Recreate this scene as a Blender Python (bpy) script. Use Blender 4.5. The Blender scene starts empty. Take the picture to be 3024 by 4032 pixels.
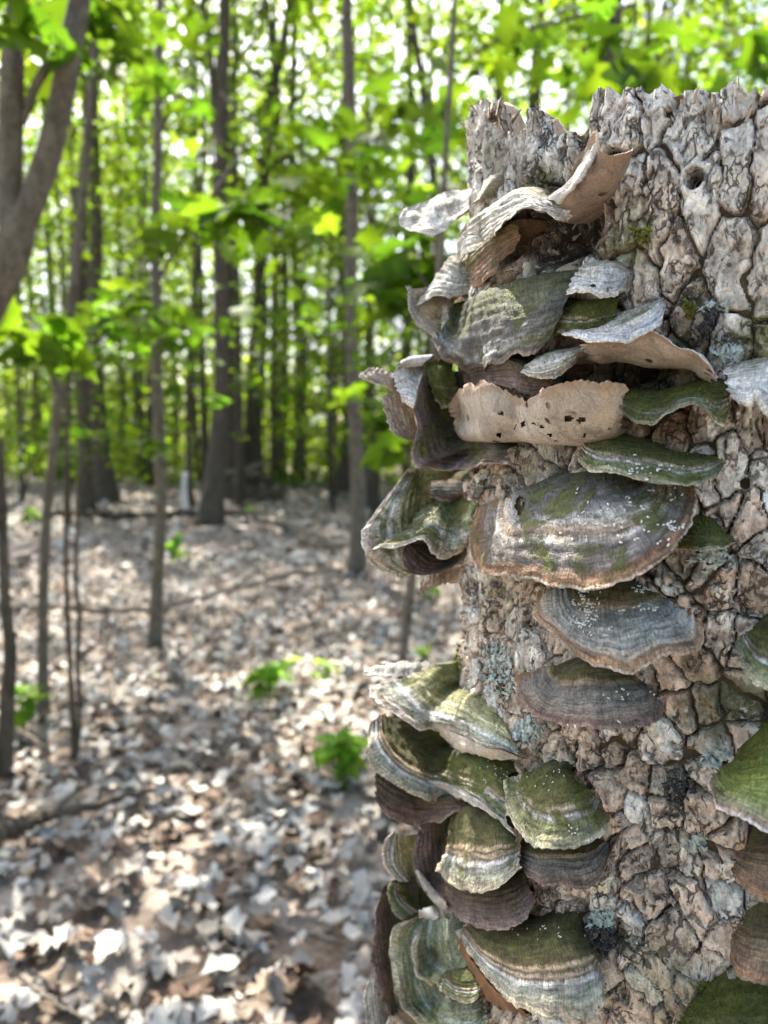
import bpy, math, random
import numpy as np
from mathutils import Vector, Matrix

random.seed(7)
rng = np.random.default_rng(7)
scene = bpy.context.scene
col = scene.collection

# ------------------------------------------------------------------ camera
W, H, F = 3024.0, 4032.0, 3030.0
HZ = 1770.0                                   # horizon row in the photograph
PITCH = math.atan((H / 2 - HZ) / F)
EYE = np.array([0.0, 0.0, 0.90])
cam_d = bpy.data.cameras.new('camera')
cam = bpy.data.objects.new('camera', cam_d)
col.objects.link(cam)
scene.camera = cam
cam.location = EYE
cam.rotation_euler = (math.pi / 2 - PITCH, 0, 0)
cam_d.sensor_fit = 'VERTICAL'
cam_d.sensor_height = 36.0
cam_d.lens = F / H * 36.0
cam_d.clip_start = 0.02
cam_d.clip_end = 2000
cam_d.dof.use_dof = True
cam_d.dof.focus_distance = 0.252
cam_d.dof.aperture_fstop = 27.05 / 2.4

# ------------------------------------------------------------------ light
SUN_EL = math.radians(56)
SUN_DIR = np.array([-0.36, 0.93])             # where the sun stands, seen from above
SUN_DIR = SUN_DIR / np.linalg.norm(SUN_DIR)
world = bpy.data.worlds.new('World')
scene.world = world
world.use_nodes = True
wn = world.node_tree
sky = wn.nodes.new('ShaderNodeTexSky')
sky.sky_type = 'NISHITA'
sky.sun_disc = False
sky.sun_elevation = SUN_EL
sky.sun_rotation = math.atan2(SUN_DIR[0], SUN_DIR[1])
sky.air_density = 1.0
sky.dust_density = 4.0
sky.ozone_density = 0.4
wn.links.new(sky.outputs[0], wn.nodes['Background'].inputs[0])
wn.nodes['Background'].inputs[1].default_value = 0.095
sun_d = bpy.data.lights.new('sun', 'SUN')
sun_d.energy = 4.9
sun_d.angle = math.radians(0.5)
sun_d.color = (1.0, 0.93, 0.82)
sun = bpy.data.objects.new('sun', sun_d)
col.objects.link(sun)
to_sun = Vector((SUN_DIR[0] * math.cos(SUN_EL), SUN_DIR[1] * math.cos(SUN_EL), math.sin(SUN_EL)))
sun.rotation_euler = to_sun.to_track_quat('Z', 'Y').to_euler()

vs = scene.view_settings
vs.view_transform = 'Standard'
vs.look = 'None'
vs.gamma = 1.0
vs.exposure = 2.65
scene.render.engine = 'CYCLES'
cy = scene.cycles
cy.use_denoising = True
cy.max_bounces = 7
cy.diffuse_bounces = 4
cy.glossy_bounces = 2
cy.transmission_bounces = 4
cy.sample_clamp_indirect = 6.0
cy.caustics_reflective = False
cy.caustics_refractive = False

# ------------------------------------------------------------------ helpers
CP, SP = math.cos(PITCH), math.sin(PITCH)


def ray(px, py):
    """World direction through a photograph pixel, scaled so that y == 1."""
    x = (px - W / 2) / F
    u = -(py - H / 2) / F
    d = np.array([x, CP + u * SP, -SP + u * CP])
    return d / d[1]


def at(px, py, y):
    return EYE + ray(px, py) * y


def project(P):
    P = np.asarray(P, float) - EYE
    dep = P[..., 1] * CP - P[..., 2] * SP
    up = P[..., 1] * SP + P[..., 2] * CP
    return W / 2 + F * P[..., 0] / dep, H / 2 - F * up / dep


def h3(ix, iy, iz, seed):
    h = (ix.astype(np.int64) * 374761393 + iy.astype(np.int64) * 668265263 + iz.astype(np.int64) * 2147483647 + seed * 974634777) & 0xffffffff
    h = ((h ^ (h >> 13)) * 1274126177) & 0xffffffff
    h = ((h ^ (h >> 16)) * 2246822519) & 0xffffffff
    return ((h ^ (h >> 15)) & 0xffffff) / float(0xffffff)


def vnoise(P, seed=0):
    """value noise on (...,3) points, range -1..1"""
    P = np.asarray(P, float)
    i = np.floor(P)
    f = P - i
    f = f * f * (3 - 2 * f)
    i = i.astype(np.int64)
    x, y, z = i[..., 0], i[..., 1], i[..., 2]
    fx, fy, fz = f[..., 0], f[..., 1], f[..., 2]
    r = 0
    for dx in (0, 1):
        wx = fx if dx else 1 - fx
        for dy in (0, 1):
            wy = fy if dy else 1 - fy
            for dz in (0, 1):
                wz = fz if dz else 1 - fz
                r = r + wx * wy * wz * h3(x + dx, y + dy, z + dz, seed)
    return r * 2 - 1


def fbm(P, octaves=3, seed=0, gain=0.5):
    a, s, t = 1.0, 0, 0
    P = np.asarray(P, float)
    for k in range(octaves):
        s = s + a * vnoise(P * (2.03 ** k) + 17.3 * k, seed + k)
        t += a
        a *= gain
    return s / t


def smooth(e0, e1, x):
    t = np.clip((x - e0) / (e1 - e0), 0, 1)
    return t * t * (3 - 2 * t)


def make_mesh(name, V, faces, mat=None, shade=True, attrs=None):
    """V (n,3); faces = (m,k) array or list of such arrays"""
    me = bpy.data.meshes.new(name)
    V = np.ascontiguousarray(V, dtype=np.float32)
    fl = faces if isinstance(faces, list) else [faces]
    fl = [np.asarray(f, dtype=np.int32) for f in fl if len(f)]
    me.vertices.add(len(V))
    me.vertices.foreach_set('co', V.ravel())
    nl = sum(f.size for f in fl)
    nf = sum(len(f) for f in fl)
    me.loops.add(nl)
    me.loops.foreach_set('vertex_index', np.concatenate([f.ravel() for f in fl]))
    tot = np.concatenate([np.full(len(f), f.shape[1], dtype=np.int32) for f in fl])
    start = np.concatenate([[0], np.cumsum(tot)[:-1]]).astype(np.int32)
    me.polygons.add(nf)
    me.polygons.foreach_set('loop_start', start)
    me.polygons.foreach_set('loop_total', tot)
    me.update(calc_edges=True)
    if shade:
        me.polygons.foreach_set('use_smooth', np.ones(nf, dtype=bool))
    for k, a in (attrs or {}).items():
        a = np.asarray(a, dtype=np.float32)
        if a.ndim == 1:
            at_ = me.attributes.new(k, 'FLOAT', 'POINT')
            at_.data.foreach_set('value', a)
        elif a.shape[1] == 3:
            at_ = me.attributes.new(k, 'FLOAT_VECTOR', 'POINT')
            at_.data.foreach_set('vector', a.ravel())
        else:
            at_ = me.attributes.new(k, 'FLOAT_COLOR', 'POINT')
            at_.data.foreach_set('color', a.ravel())
    if mat is not None:
        me.materials.append(mat)
    return me


def obj(name, me, parent=None, loc=None):
    o = bpy.data.objects.new(name, me)
    col.objects.link(o)
    if parent is not None:
        o.parent = parent
    if loc is not None:
        o.location = loc
    return o


def tag(o, label=None, cat=None, group=None, kind=None):
    if label:
        o['label'] = label
    if cat:
        o['category'] = cat
    if group:
        o['group'] = group
    if kind:
        o['kind'] = kind
    return o


def empty(name, loc):
    o = bpy.data.objects.new(name, None)
    o.empty_display_size = 0.05
    col.objects.link(o)
    o.location = loc
    return o


class Geo:
    """collects verts and faces"""
    def __init__(self):
        self.V, self.T, self.Q, self.C, self.n = [], [], [], [], 0

    def add(self, V, tris=None, quads=None, tint=None):
        V = np.asarray(V, float)
        if tris is not None and len(tris):
            self.T.append(np.asarray(tris) + self.n)
        if quads is not None and len(quads):
            self.Q.append(np.asarray(quads) + self.n)
        self.V.append(V)
        if tint is not None:
            self.C.append(np.broadcast_to(np.append(tint, 1.0), (len(V), 4)))
        self.n += len(V)

    def mesh(self, name, mat, off=None, shade=True):
        V = np.concatenate(self.V)
        if off is not None:
            V = V - np.asarray(off)
        fs = []
        if self.T:
            fs.append(np.concatenate(self.T))
        if self.Q:
            fs.append(np.concatenate(self.Q))
        at_ = {'tint': np.concatenate(self.C)} if self.C else None
        return make_mesh(name, V, fs, mat, shade, at_)


def tube(P, R, seg=8, rough=0.0, seed=0, cap=True):
    """tube along polyline P with radii R -> verts, quads"""
    P = np.asarray(P, float)
    R = np.asarray(R, float)
    n = len(P)
    T = np.gradient(P, axis=0)
    T /= np.linalg.norm(T, axis=1)[:, None] + 1e-12
    ref = np.array([1.0, 0.0, 0.0]) if abs(T[:, 0]).mean() < 0.8 else np.array([0, 0, 1.0])
    A = np.cross(T, ref)
    A /= np.linalg.norm(A, axis=1)[:, None]
    B = np.cross(T, A)
    a = np.linspace(0, 2 * math.pi, seg, endpoint=False)
    ring = A[:, None, :] * np.cos(a)[None, :, None] + B[:, None, :] * np.sin(a)[None, :, None]
    rr = R[:, None] * np.ones(seg)[None]
    V = P[:, None, :] + ring * rr[..., None]
    if rough:
        nz = vnoise(V * (0.9 / max(R.max(), 1e-4)) * np.array([1, 1, .35]), seed)
        V = P[:, None, :] + ring * (rr * (1 + rough * nz))[..., None]
    V = V.reshape(-1, 3)
    i = np.arange(n - 1)[:, None] * seg
    j = np.arange(seg)[None]
    k = (j + 1) % seg
    Q = np.stack([i + j, i + k, i + seg + k, i + seg + j], -1).reshape(-1, 4)
    if cap:
        V = np.vstack([V, P[0], P[-1]])
        t0 = np.stack([np.full(seg, n * seg), k[0], j[0], j[0]], -1)
        e = (n - 1) * seg
        t1 = np.stack([np.full(seg, n * seg + 1), e + j[0], e + k[0], e + k[0]], -1)
        return V, Q, np.vstack([t0[:, :3], t1[:, :3]])
    return V, Q, None


def catmull(P, n, t=None):
    P = np.asarray(P, float)
    m = len(P)
    if m == 1:
        return np.repeat(P, n, axis=0)
    E = np.concatenate([[2 * P[0] - P[1]], P, [2 * P[-1] - P[-2]]])
    t = np.linspace(0, m - 1, n) if t is None else np.asarray(t, float)
    n = len(t)
    i = np.minimum(t.astype(int), m - 2)
    sh = (n,) + (1,) * (P.ndim - 1)
    f = (t - i).reshape(sh)
    p0, p1, p2, p3 = E[i], E[i + 1], E[i + 2], E[i + 3]
    return 0.5 * (2 * p1 + (p2 - p0) * f + (2 * p0 - 5 * p1 + 4 * p2 - p3) * f ** 2 + (3 * p1 - p0 - 3 * p2 + p3) * f ** 3)


# ------------------------------------------------------------------ materials
class NT:
    def __init__(self, name):
        self.m = bpy.data.materials.new(name)
        self.m.use_nodes = True
        self.t = self.m.node_tree
        self.b = self.t.nodes['Principled BSDF']
        self.out = self.t.nodes['Material Output']

    def n(self, kind, **kw):
        nd = self.t.nodes.new('ShaderNode' + kind)
        for k, v in kw.items():
            setattr(nd, k, v)
        return nd

    def l(self, a, b):
        self.t.links.new(a, b)

    def val(self, sock, v):
        if hasattr(v, 'is_linked') or isinstance(v, bpy.types.NodeSocket):
            self.l(v, sock)
        else:
            sock.default_value = v

    def math(self, op, a, b=None, c=None, clamp=False):
        nd = self.n('Math', operation=op, use_clamp=clamp)
        self.val(nd.inputs[0], a)
        if b is not None:
            self.val(nd.inputs[1], b)
        if c is not None:
            self.val(nd.inputs[2], c)
        return nd.outputs[0]

    def mix(self, f, a, b, mode='MIX'):
        nd = self.n('Mix', data_type='RGBA', blend_type=mode)
        self.val(nd.inputs[0], f)
        self.val(nd.inputs[6], a if not isinstance(a, tuple) else (*a[:3], 1))
        self.val(nd.inputs[7], b if not isinstance(b, tuple) else (*b[:3], 1))
        return nd.outputs[2]

    def noise(self, vec, scale, detail=3, rough=0.55, dist=0.0):
        nd = self.n('TexNoise')
        if vec is not None:
            self.l(vec, nd.inputs['Vector'])
        nd.inputs['Scale'].default_value = scale
        nd.inputs['Detail'].default_value = detail
        nd.inputs['Roughness'].default_value = rough
        nd.inputs['Distortion'].default_value = dist
        return nd.outputs[0]

    def ramp(self, f, stops, interp='LINEAR'):
        nd = self.n('ValToRGB')
        cr = nd.color_ramp
        cr.interpolation = interp
        while len(cr.elements) < len(stops):
            cr.elements.new(0.5)
        for e, (p, c) in zip(cr.elements, stops):
            e.position = p
            e.color = (*c[:3], 1) if isinstance(c, (tuple, list)) else (c, c, c, 1)
        self.l(f, nd.inputs[0])
        return nd.outputs[0]

    def step(self, f, a, b):
        nd = self.n('MapRange', interpolation_type='SMOOTHSTEP')
        self.l(f, nd.inputs[0])
        nd.inputs[1].default_value = a
        nd.inputs[2].default_value = b
        return nd.outputs[0]

    def mapping(self, vec, scale=(1, 1, 1), loc=(0, 0, 0)):
        nd = self.n('Mapping')
        self.l(vec, nd.inputs[0])
        nd.inputs['Scale'].default_value = scale
        nd.inputs['Location'].default_value = loc
        return nd.outputs[0]

    def bump(self, hgt, dist, strength=1.0, nrm=None):
        nd = self.n('Bump')
        nd.inputs['Strength'].default_value = strength
        nd.inputs['Distance'].default_value = dist
        self.l(hgt, nd.inputs['Height'])
        if nrm is not None:
            self.l(nrm, nd.inputs['Normal'])
        return nd.outputs[0]

    def obj(self):
        return self.n('TexCoord').outputs['Object']

    def pos(self):
        return self.n('NewGeometry').outputs['Position']

    def attr(self, name):
        return self.n('Attribute', attribute_name=name)

    def done(self, color, rough=0.85, nrm=None, spec=0.3):
        self.val(self.b.inputs['Base Color'], color if not isinstance(color, tuple) else (*color, 1))
        self.val(self.b.inputs['Roughness'], rough)
        self.b.inputs['Specular IOR Level'].default_value = spec
        if nrm is not None:
            self.l(nrm, self.b.inputs['Normal'])
        return self.m


def mat_bark_plate():
    t = NT('stump_bark')
    c = t.attr('tint').outputs['Color']
    p = t.pos()
    pz = t.mapping(p, (1, 1, 0.55))
    n1 = t.noise(pz, 260, 5, 0.65, 0.6)
    n2 = t.noise(p, 900, 4, 0.65)
    n3 = t.noise(p, 95, 4, 0.6, 0.8)
    c = t.mix(1.0, c, t.ramp(n1, [(0.2, 0.25), (0.40, 0.76), (0.6, 1.25), (0.85, 1.85)]), 'MULTIPLY')
    c = t.mix(1.0, c, t.ramp(n2, [(0.25, 0.6), (0.5, 1.0), (0.8, 1.4)]), 'MULTIPLY')
    c = t.mix(t.step(n3, 0.56, 0.66), c, t.mix(0.55, c, (0.47, 0.365, 0.29)))
    pale = t.step(t.noise(p, 150, 5, 0.7, 1.2), 0.57, 0.66)
    c = t.mix(t.math('MULTIPLY', pale, 0.85), c, (0.64, 0.62, 0.585))
    dark = t.step(t.noise(pz, 190, 5, 0.7, 1.5), 0.575, 0.645)
    c = t.mix(t.math('MULTIPLY', dark, 0.8), c, (0.05, 0.043, 0.036))
    wv = t.n('VectorMath', operation='ADD')
    nz = t.n('TexNoise')
    nz.inputs['Scale'].default_value = 210
    nz.inputs['Detail'].default_value = 4
    t.l(p, nz.inputs['Vector'])
    sc_ = t.n('VectorMath', operation='SCALE')
    t.l(nz.outputs[1], sc_.inputs[0])
    sc_.inputs['Scale'].default_value = 0.0075
    t.l(p, wv.inputs[0])
    t.l(sc_.outputs[0], wv.inputs[1])
    crk = None
    for scl, a0, a1, msk, lo in ((150, 0.015, 0.085, 60, 0.50), (340, 0.02, 0.11, 85, 0.53)):
        vo = t.n('TexVoronoi', feature='DISTANCE_TO_EDGE')
        t.l(t.mapping(wv.outputs[0], (1, 1, 0.6)), vo.inputs['Vector'])
        vo.inputs['Scale'].default_value = scl
        k = t.math('SUBTRACT', 1.0, t.step(vo.outputs['Distance'], a0, a1))
        k = t.math('MULTIPLY', k, t.step(t.noise(p, msk, 3, 0.6), lo, lo + 0.10))
        crk = k if crk is None else t.math('MAXIMUM', crk, k)
    c = t.mix(t.math('MULTIPLY', crk, 0.82), c, (0.045, 0.034, 0.026))
    hgt = t.math('ADD', t.math('MULTIPLY', n1, 1.0), t.math('MULTIPLY', n2, 0.45))
    hgt = t.math('SUBTRACT', hgt, t.math('MULTIPLY', dark, 0.35))
    hgt = t.math('SUBTRACT', hgt, t.math('MULTIPLY', crk, 0.55))
    return t.done(c, 0.88, t.bump(hgt, 0.0024, 1.0), 0.25)


def mat_plain_noise(name, c1, c2, scale, bump=0.001, rough=0.9, c3=None, stretch=(1, 1, 1)):
    t = NT(name)
    p = t.mapping(t.pos(), stretch)
    n1 = t.noise(p, scale, 5, 0.65, 0.5)
    n2 = t.noise(p, scale * 4.3, 4, 0.6)
    c = t.ramp(n1, [(0.3, c1), (0.7, c2)])
    if c3:
        c = t.mix(t.step(n2, 0.55, 0.68), c, c3)
    hgt = t.math('ADD', n1, t.math('MULTIPLY', n2, 0.4))
    return t.done(c, rough, t.bump(hgt, bump), 0.25)


CAP_PAL = {
    # v from the attachment (0) to the margin (1)
    'grey': [(0.0, (.060, .062, .060)), (.18, (.085, .085, .085)), (.32, (.16, .16, .165)), (.42, (.37, .36, .345)), (.47, (.44, .37, .31)), (.53, (.17, .125, .095)), (.60, (.40, .375, .35)), (.66, (.14, .13, .125)), (.80, (.19, .17, .155)), (.87, (.12, .075, .055)), (.93, (.27, .16, .095)), (.97, (.16, .095, .06)), (1.0, (.42, .35, .28))],
    'greysoft': [(0, (0.084, 0.073, 0.033)), (0.22, (0.143, 0.117, 0.052)), (0.3, (0.277, 0.194, 0.111)), (0.36, (0.227, 0.226, 0.207)), (0.55, (0.277, 0.274, 0.266)), (0.76, (0.286, 0.278, 0.255)), (0.84, (0.403, 0.347, 0.281)), (0.9, (0.185, 0.117, 0.085)), (0.95, (0.319, 0.202, 0.111)), (1, (0.386, 0.306, 0.244))],
    'dark': [(0, (0.066, 0.063, 0.029)), (0.28, (0.106, 0.089, 0.031)), (0.34, (0.299, 0.220, 0.147)), (0.4, (0.132, 0.122, 0.108)), (0.62, (0.145, 0.135, 0.120)), (0.8, (0.176, 0.144, 0.120)), (0.92, (0.123, 0.080, 0.070)), (1, (0.238, 0.177, 0.139))],
    'pale': [(0, (0.233, 0.219, 0.155)), (0.25, (0.330, 0.314, 0.274)), (0.45, (0.485, 0.475, 0.438)), (0.55, (0.330, 0.314, 0.274)), (0.72, (0.543, 0.532, 0.501)), (0.86, (0.388, 0.361, 0.310)), (1, (0.601, 0.570, 0.501))],
    'white': [(0, (0.252, 0.230, 0.171)), (0.2, (0.468, 0.443, 0.393)), (0.5, (0.522, 0.505, 0.479)), (0.75, (0.468, 0.488, 0.513)), (0.9, (0.594, 0.576, 0.547)), (1, (0.540, 0.479, 0.393))],
    'moss': [(0, (0.057, 0.065, 0.020)), (0.3, (0.095, 0.101, 0.027)), (0.46, (0.123, 0.111, 0.045)), (0.53, (0.427, 0.350, 0.253)), (0.57, (0.162, 0.129, 0.072)), (0.63, (0.475, 0.461, 0.460)), (0.7, (0.171, 0.184, 0.081)), (0.86, (0.228, 0.230, 0.135)), (1, (0.399, 0.369, 0.262))],
    'band': [(0, (0.057, 0.055, 0.019)), (0.28, (0.081, 0.078, 0.026)), (0.44, (0.104, 0.088, 0.039)), (0.49, (0.427, 0.323, 0.210)), (0.53, (0.114, 0.092, 0.052)), (0.57, (0.427, 0.341, 0.253)), (0.61, (0.162, 0.129, 0.087)), (0.66, (0.608, 0.590, 0.568)), (0.73, (0.285, 0.295, 0.262)), (0.84, (0.323, 0.323, 0.245)), (0.94, (0.418, 0.369, 0.280)), (1, (0.475, 0.405, 0.288))],
    'lightband': [(0.0, (.20, .20, .09)), (.25, (.30, .30, .17)), (.33, (.52, .49, .34)), (.38, (.25, .25, .13)), (.5, (.38, .38, .28)), (.6, (.60, .61, .61)), (.7, (.30, .31, .24)), (.82, (.46, .44, .38)), (.93, (.55, .45, .37)), (1.0, (.66, .60, .52))],
    'brown': [(0.0, (.10, .085, .035)), (.3, (.17, .12, .06)), (.6, (.24, .165, .11)), (.8, (.20, .135, .10)), (.93, (.26, .15, .09)), (1.0, (.30, .22, .16))],
    'darkbrown': [(0.0, (.05, .045, .025)), (.35, (.10, .075, .05)), (.7, (.13, .09, .075)), (.9, (.16, .12, .11)), (1.0, (.25, .19, .16))],
    'charcoal': [(0.0, (.042, .044, .024)), (.3, (.075, .077, .043)), (.55, (.095, .095, .088)), (.74, (.15, .153, .153)), (.84, (.32, .33, .335)), (.92, (.11, .10, .092)), (1.0, (.24, .20, .175))],
    'tan': [(0, (0.279, 0.209, 0.150)), (0.3, (0.391, 0.304, 0.229)), (0.6, (0.465, 0.380, 0.309)), (0.85, (0.428, 0.332, 0.259)), (1, (0.540, 0.475, 0.419))],
    'teal': [(0, (0.133, 0.147, 0.094)), (0.3, (0.228, 0.258, 0.197)), (0.45, (0.190, 0.221, 0.120)), (0.55, (0.380, 0.424, 0.393)), (0.64, (0.209, 0.230, 0.128)), (0.8, (0.285, 0.295, 0.180)), (0.9, (0.475, 0.442, 0.325)), (1, (0.589, 0.525, 0.410))],
    'bright': [(0, (0.128, 0.148, 0.024)), (0.4, (0.178, 0.206, 0.040)), (0.7, (0.212, 0.239, 0.065)), (0.9, (0.289, 0.256, 0.162)), (0.96, (0.340, 0.231, 0.162)), (1, (0.561, 0.511, 0.468))],
}
_cap_cache = {}


def mat_cap(pal, moss):
    key = (pal, moss)
    if key in _cap_cache:
        return _cap_cache[key]
    t = NT('cap_' + pal)
    uv = t.attr('fan').outputs['Vector']
    sep = t.n('SeparateXYZ')
    t.l(uv, sep.inputs[0])
    u, v, s = sep.outputs
    p = t.pos()
    wob = t.noise(p, 70, 4, 0.6, 0.5)
    v2 = t.math('ADD', v, t.math('MULTIPLY', t.math('SUBTRACT', wob, 0.5), 0.12))
    comb = t.n('CombineXYZ')
    t.l(t.math('MULTIPLY', u, 0.05), comb.inputs[0])
    t.l(v2, comb.inputs[1])
    t.l(s, comb.inputs[2])
    fine = t.noise(comb.outputs[0], 26, 3, 0.6)
    comb2 = t.n('CombineXYZ')
    t.l(u, comb2.inputs[0])
    t.l(t.math('MULTIPLY', v, 0.55), comb2.inputs[1])
    t.l(s, comb2.inputs[2])
    fib = t.noise(comb2.outputs[0], 13, 5, 0.7, 0.4)
    v3 = t.math('ADD', v2, t.math('MULTIPLY', t.math('SUBTRACT', fib, 0.5), 0.07))
    c = t.ramp(v3, CAP_PAL[pal])
    c = t.mix(1.0, c, t.ramp(fine, [(0.25, 0.38), (0.5, 1.0), (0.75, 1.65)]), 'MULTIPLY')
    c = t.mix(1.0, c, t.ramp(fib, [(0.25, 0.34), (0.5, 1.0), (0.78, 1.7)]), 'MULTIPLY')
    blot = t.noise(p, 55, 5, 0.65, 1.0)
    c = t.mix(1.0, c, t.ramp(blot, [(0.3, 0.45), (0.5, 1.0), (0.7, 1.4)]), 'MULTIPLY')
    fuzz = t.noise(p, 1100, 3, 0.7)
    c = t.mix(1.0, c, t.ramp(fuzz, [(0.25, 0.6), (0.5, 1.0), (0.8, 1.45)]), 'MULTIPLY')
    mo = t.noise(p, 62, 5, 0.68, 0.6)
    th = 0.72 - 0.42 * moss
    mk = t.step(t.math('ADD', mo, t.math('MULTIPLY', t.math('SUBTRACT', fuzz, 0.5), 0.22)), th - 0.05, th + 0.07)
    edge = t.math('SUBTRACT', 1.0, t.step(v, 0.86, 1.0))
    mk = t.math('MULTIPLY', mk, edge)
    mc = t.ramp(t.noise(p, 420, 4, 0.7), [(0.25, (.030, .036, .007)), (0.5, (.085, .098, .017)), (0.8, (.19, .20, .045))])
    c = t.mix(t.math('MULTIPLY', mk, 0.88), c, mc)
    spk = t.n('TexVoronoi')
    t.l(p, spk.inputs['Vector'])
    spk.inputs['Scale'].default_value = 330
    sp = t.math('SUBTRACT', 1.0, t.step(spk.outputs['Distance'], 0.10, 0.2))
    sp = t.math('MULTIPLY', sp, t.step(t.noise(p, 75, 2), 0.52, 0.60))
    c = t.mix(t.math('MULTIPLY', sp, 0.75), c, (.04, .033, .03))
    hgt = t.math('ADD', t.math('MULTIPLY', fib, 0.7), t.math('MULTIPLY', fine, 0.55))
    hgt = t.math('ADD', hgt, t.math('MULTIPLY', fuzz, 0.30))
    hgt = t.math('ADD', hgt, t.math('MULTIPLY', mk, t.math('MULTIPLY', t.noise(p, 700, 3, 0.7), 0.8)))
    m = t.done(c, 0.8, t.bump(hgt, 0.0013, 1.0), 0.35)
    _cap_cache[key] = m
    return m


_und_cache = {}


def mat_under(kind):
    if kind in _und_cache:
        return _und_cache[kind]
    base = {'tan': ((.38, .315, .25), (.62, .55, .47)), 'cream': ((.52, .44, .35), (.70, .63, .55)), 'weathered': ((.24, .175, .135), (.45, .355, .29)), 'rust': ((.17, .08, .035), (.30, .155, .07)),
            'brown': ((.10, .06, .035), (.24, .15, .09)), 'white': ((.50, .47, .42), (.70, .69, .66))}[kind]
    t = NT('pores_' + kind)
    p = t.pos()
    n1 = t.noise(p, 60, 5, 0.65, 0.8)
    n2 = t.noise(p, 1300, 3, 0.7)
    c = t.ramp(n1, [(0.3, base[0]), (0.65, base[1])])
    c = t.mix(1.0, c, t.ramp(n2, [(0.25, 0.62), (0.5, 1.0), (0.8, 1.3)]), 'MULTIPLY')
    sep = t.n('SeparateXYZ')
    t.l(t.attr('fan').outputs['Vector'], sep.inputs[0])
    wth = t.step(t.noise(p, 120, 5, 0.7, 1.0), 0.48, 0.64)
    c = t.mix(t.math('MULTIPLY', wth, 0.62), c, (base[0][0] * .62, base[0][0] * .56, base[0][0] * .50))
    rim = t.step(t.math('ADD', sep.outputs[1], t.math('MULTIPLY', t.math('SUBTRACT', t.noise(p, 160, 3), 0.5), 0.25)), 0.78, 1.0)
    c = t.mix(t.math('MULTIPLY', rim, 0.55), c, (.30, .16, .075) if kind in ('tan', 'brown', 'rust', 'weathered') else (.55, .47, .38))
    sp = t.n('TexVoronoi')
    t.l(p, sp.inputs['Vector'])
    sp.inputs['Scale'].default_value = 150
    dots = t.math('SUBTRACT', 1.0, t.step(sp.outputs['Distance'], 0.12, 0.24))
    dots = t.math('MULTIPLY', dots, t.step(t.noise(p, 45, 2), 0.52, 0.58))
    c = t.mix(t.math('MULTIPLY', dots, 0.9), c, (.035, .025, .02))
    hgt = t.math('SUBTRACT', t.math('ADD', n2, t.math('MULTIPLY', n1, 0.8)), t.math('MULTIPLY', dots, 1.5))
    m = t.done(c, 0.85, t.bump(hgt, 0.0016), 0.25)
    _und_cache[kind] = m
    return m


def mat_leaf(name, refl, trans, var=0.35):
    t = NT(name)
    g = t.n('NewGeometry')
    rnd = g.outputs['Random Per Island']
    oi = t.n('ObjectInfo').outputs['Random']
    r = t.math('FRACT', t.math('ADD', rnd, oi))
    k = t.ramp(r, [(0, 1 - var), (0.5, 1.0), (1, 1 + var)])
    hue = t.math('FRACT', t.math('MULTIPLY', r, 7.31))
    cr = t.mix(hue, refl, tuple(np.array(refl) * (0.72, 1.0, 1.25)))
    ct = t.mix(hue, trans, tuple(np.array(trans) * (0.66, 0.97, 1.2)))
    cr = t.mix(1.0, cr, k, 'MULTIPLY')
    ct = t.mix(1.0, ct, k, 'MULTIPLY')
    d = t.n('BsdfPrincipled')
    t.l(cr, d.inputs['Base Color'])
    d.inputs['Roughness'].default_value = 0.6
    d.inputs['Specular IOR Level'].default_value = 0.12
    tr = t.n('BsdfTranslucent')
    t.l(ct, tr.inputs['Color'])
    mx = t.n('MixShader')
    mx.inputs[0].default_value = 0.55
    t.l(d.outputs[0], mx.inputs[1])
    t.l(tr.outputs[0], mx.inputs[2])
    t.l(mx.outputs[0], t.out.inputs['Surface'])
    t.t.nodes.remove(t.b)
    return t.m


def mat_tint(name, rough=0.85, bump=0.0015, scale=120, trans=0.0):
    t = NT(name)
    c = t.attr('tint').outputs['Color']
    p = t.obj()
    n1 = t.noise(p, scale, 4, 0.65)
    c = t.mix(1.0, c, t.ramp(n1, [(0.25, 0.62), (0.5, 1.0), (0.8, 1.35)]), 'MULTIPLY')
    return t.done(c, rough, t.bump(n1, bump), 0.3)


M_BARK = mat_bark_plate()
M_CORE = mat_plain_noise('stump_inner_bark', (.030, .022, .015), (.095, .066, .042), 160, 0.002, 0.95, (.055, .058, .025))
M_WOOD = mat_plain_noise('stump_broken_wood', (.20, .15, .10), (.46, .38, .30), 120, 0.003, 0.9, (.30, .19, .10), (1, 1, 0.25))
M_TRUNK = mat_plain_noise('trunk_bark', (.036, .028, .020), (.098, .079, .056), 22, 0.008, 0.92, (.115, .098, .074), (1, 1, 0.3))
M_TRUNK_PALE = mat_plain_noise('young_bark', (.060, .049, .036), (.165, .142, .108), 34, 0.006, 0.9, (.033, .027, .020), (1, 1, 0.6))
M_STICK = mat_plain_noise('dead_wood', (.085, .068, .05), (.21, .18, .145), 60, 0.003, 0.9, (.05, .04, .03))
M_LITTER = mat_tint('dead_leaves', 0.75, 0.001, 60)
M_LEAF_NEAR = mat_leaf('maple_leaf', (.036, .070, .007), (.158, .245, .008), 0.35)
M_LEAF = mat_leaf('canopy_leaf', (.034, .060, .006), (.160, .226, .007), 0.55)
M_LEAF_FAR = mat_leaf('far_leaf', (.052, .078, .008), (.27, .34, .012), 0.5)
M_PLANT = mat_leaf('seedling_leaf', (.12, .20, .022), (.34, .50, .03), 0.35)
M_LICHEN = mat_plain_noise('lichen', (.30, .36, .34), (.50, .56, .54), 500, 0.0006, 0.9, (.22, .27, .25))
M_LICHEN_DARK = mat_plain_noise('dark_lichen', (.016, .016, .018), (.05, .05, .052), 500, 0.0006, 0.8, (.25, .29, .31))
M_MOSS = mat_plain_noise('moss', (.045, .055, .010), (.19, .20, .04), 300, 0.001, 0.95)
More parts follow.
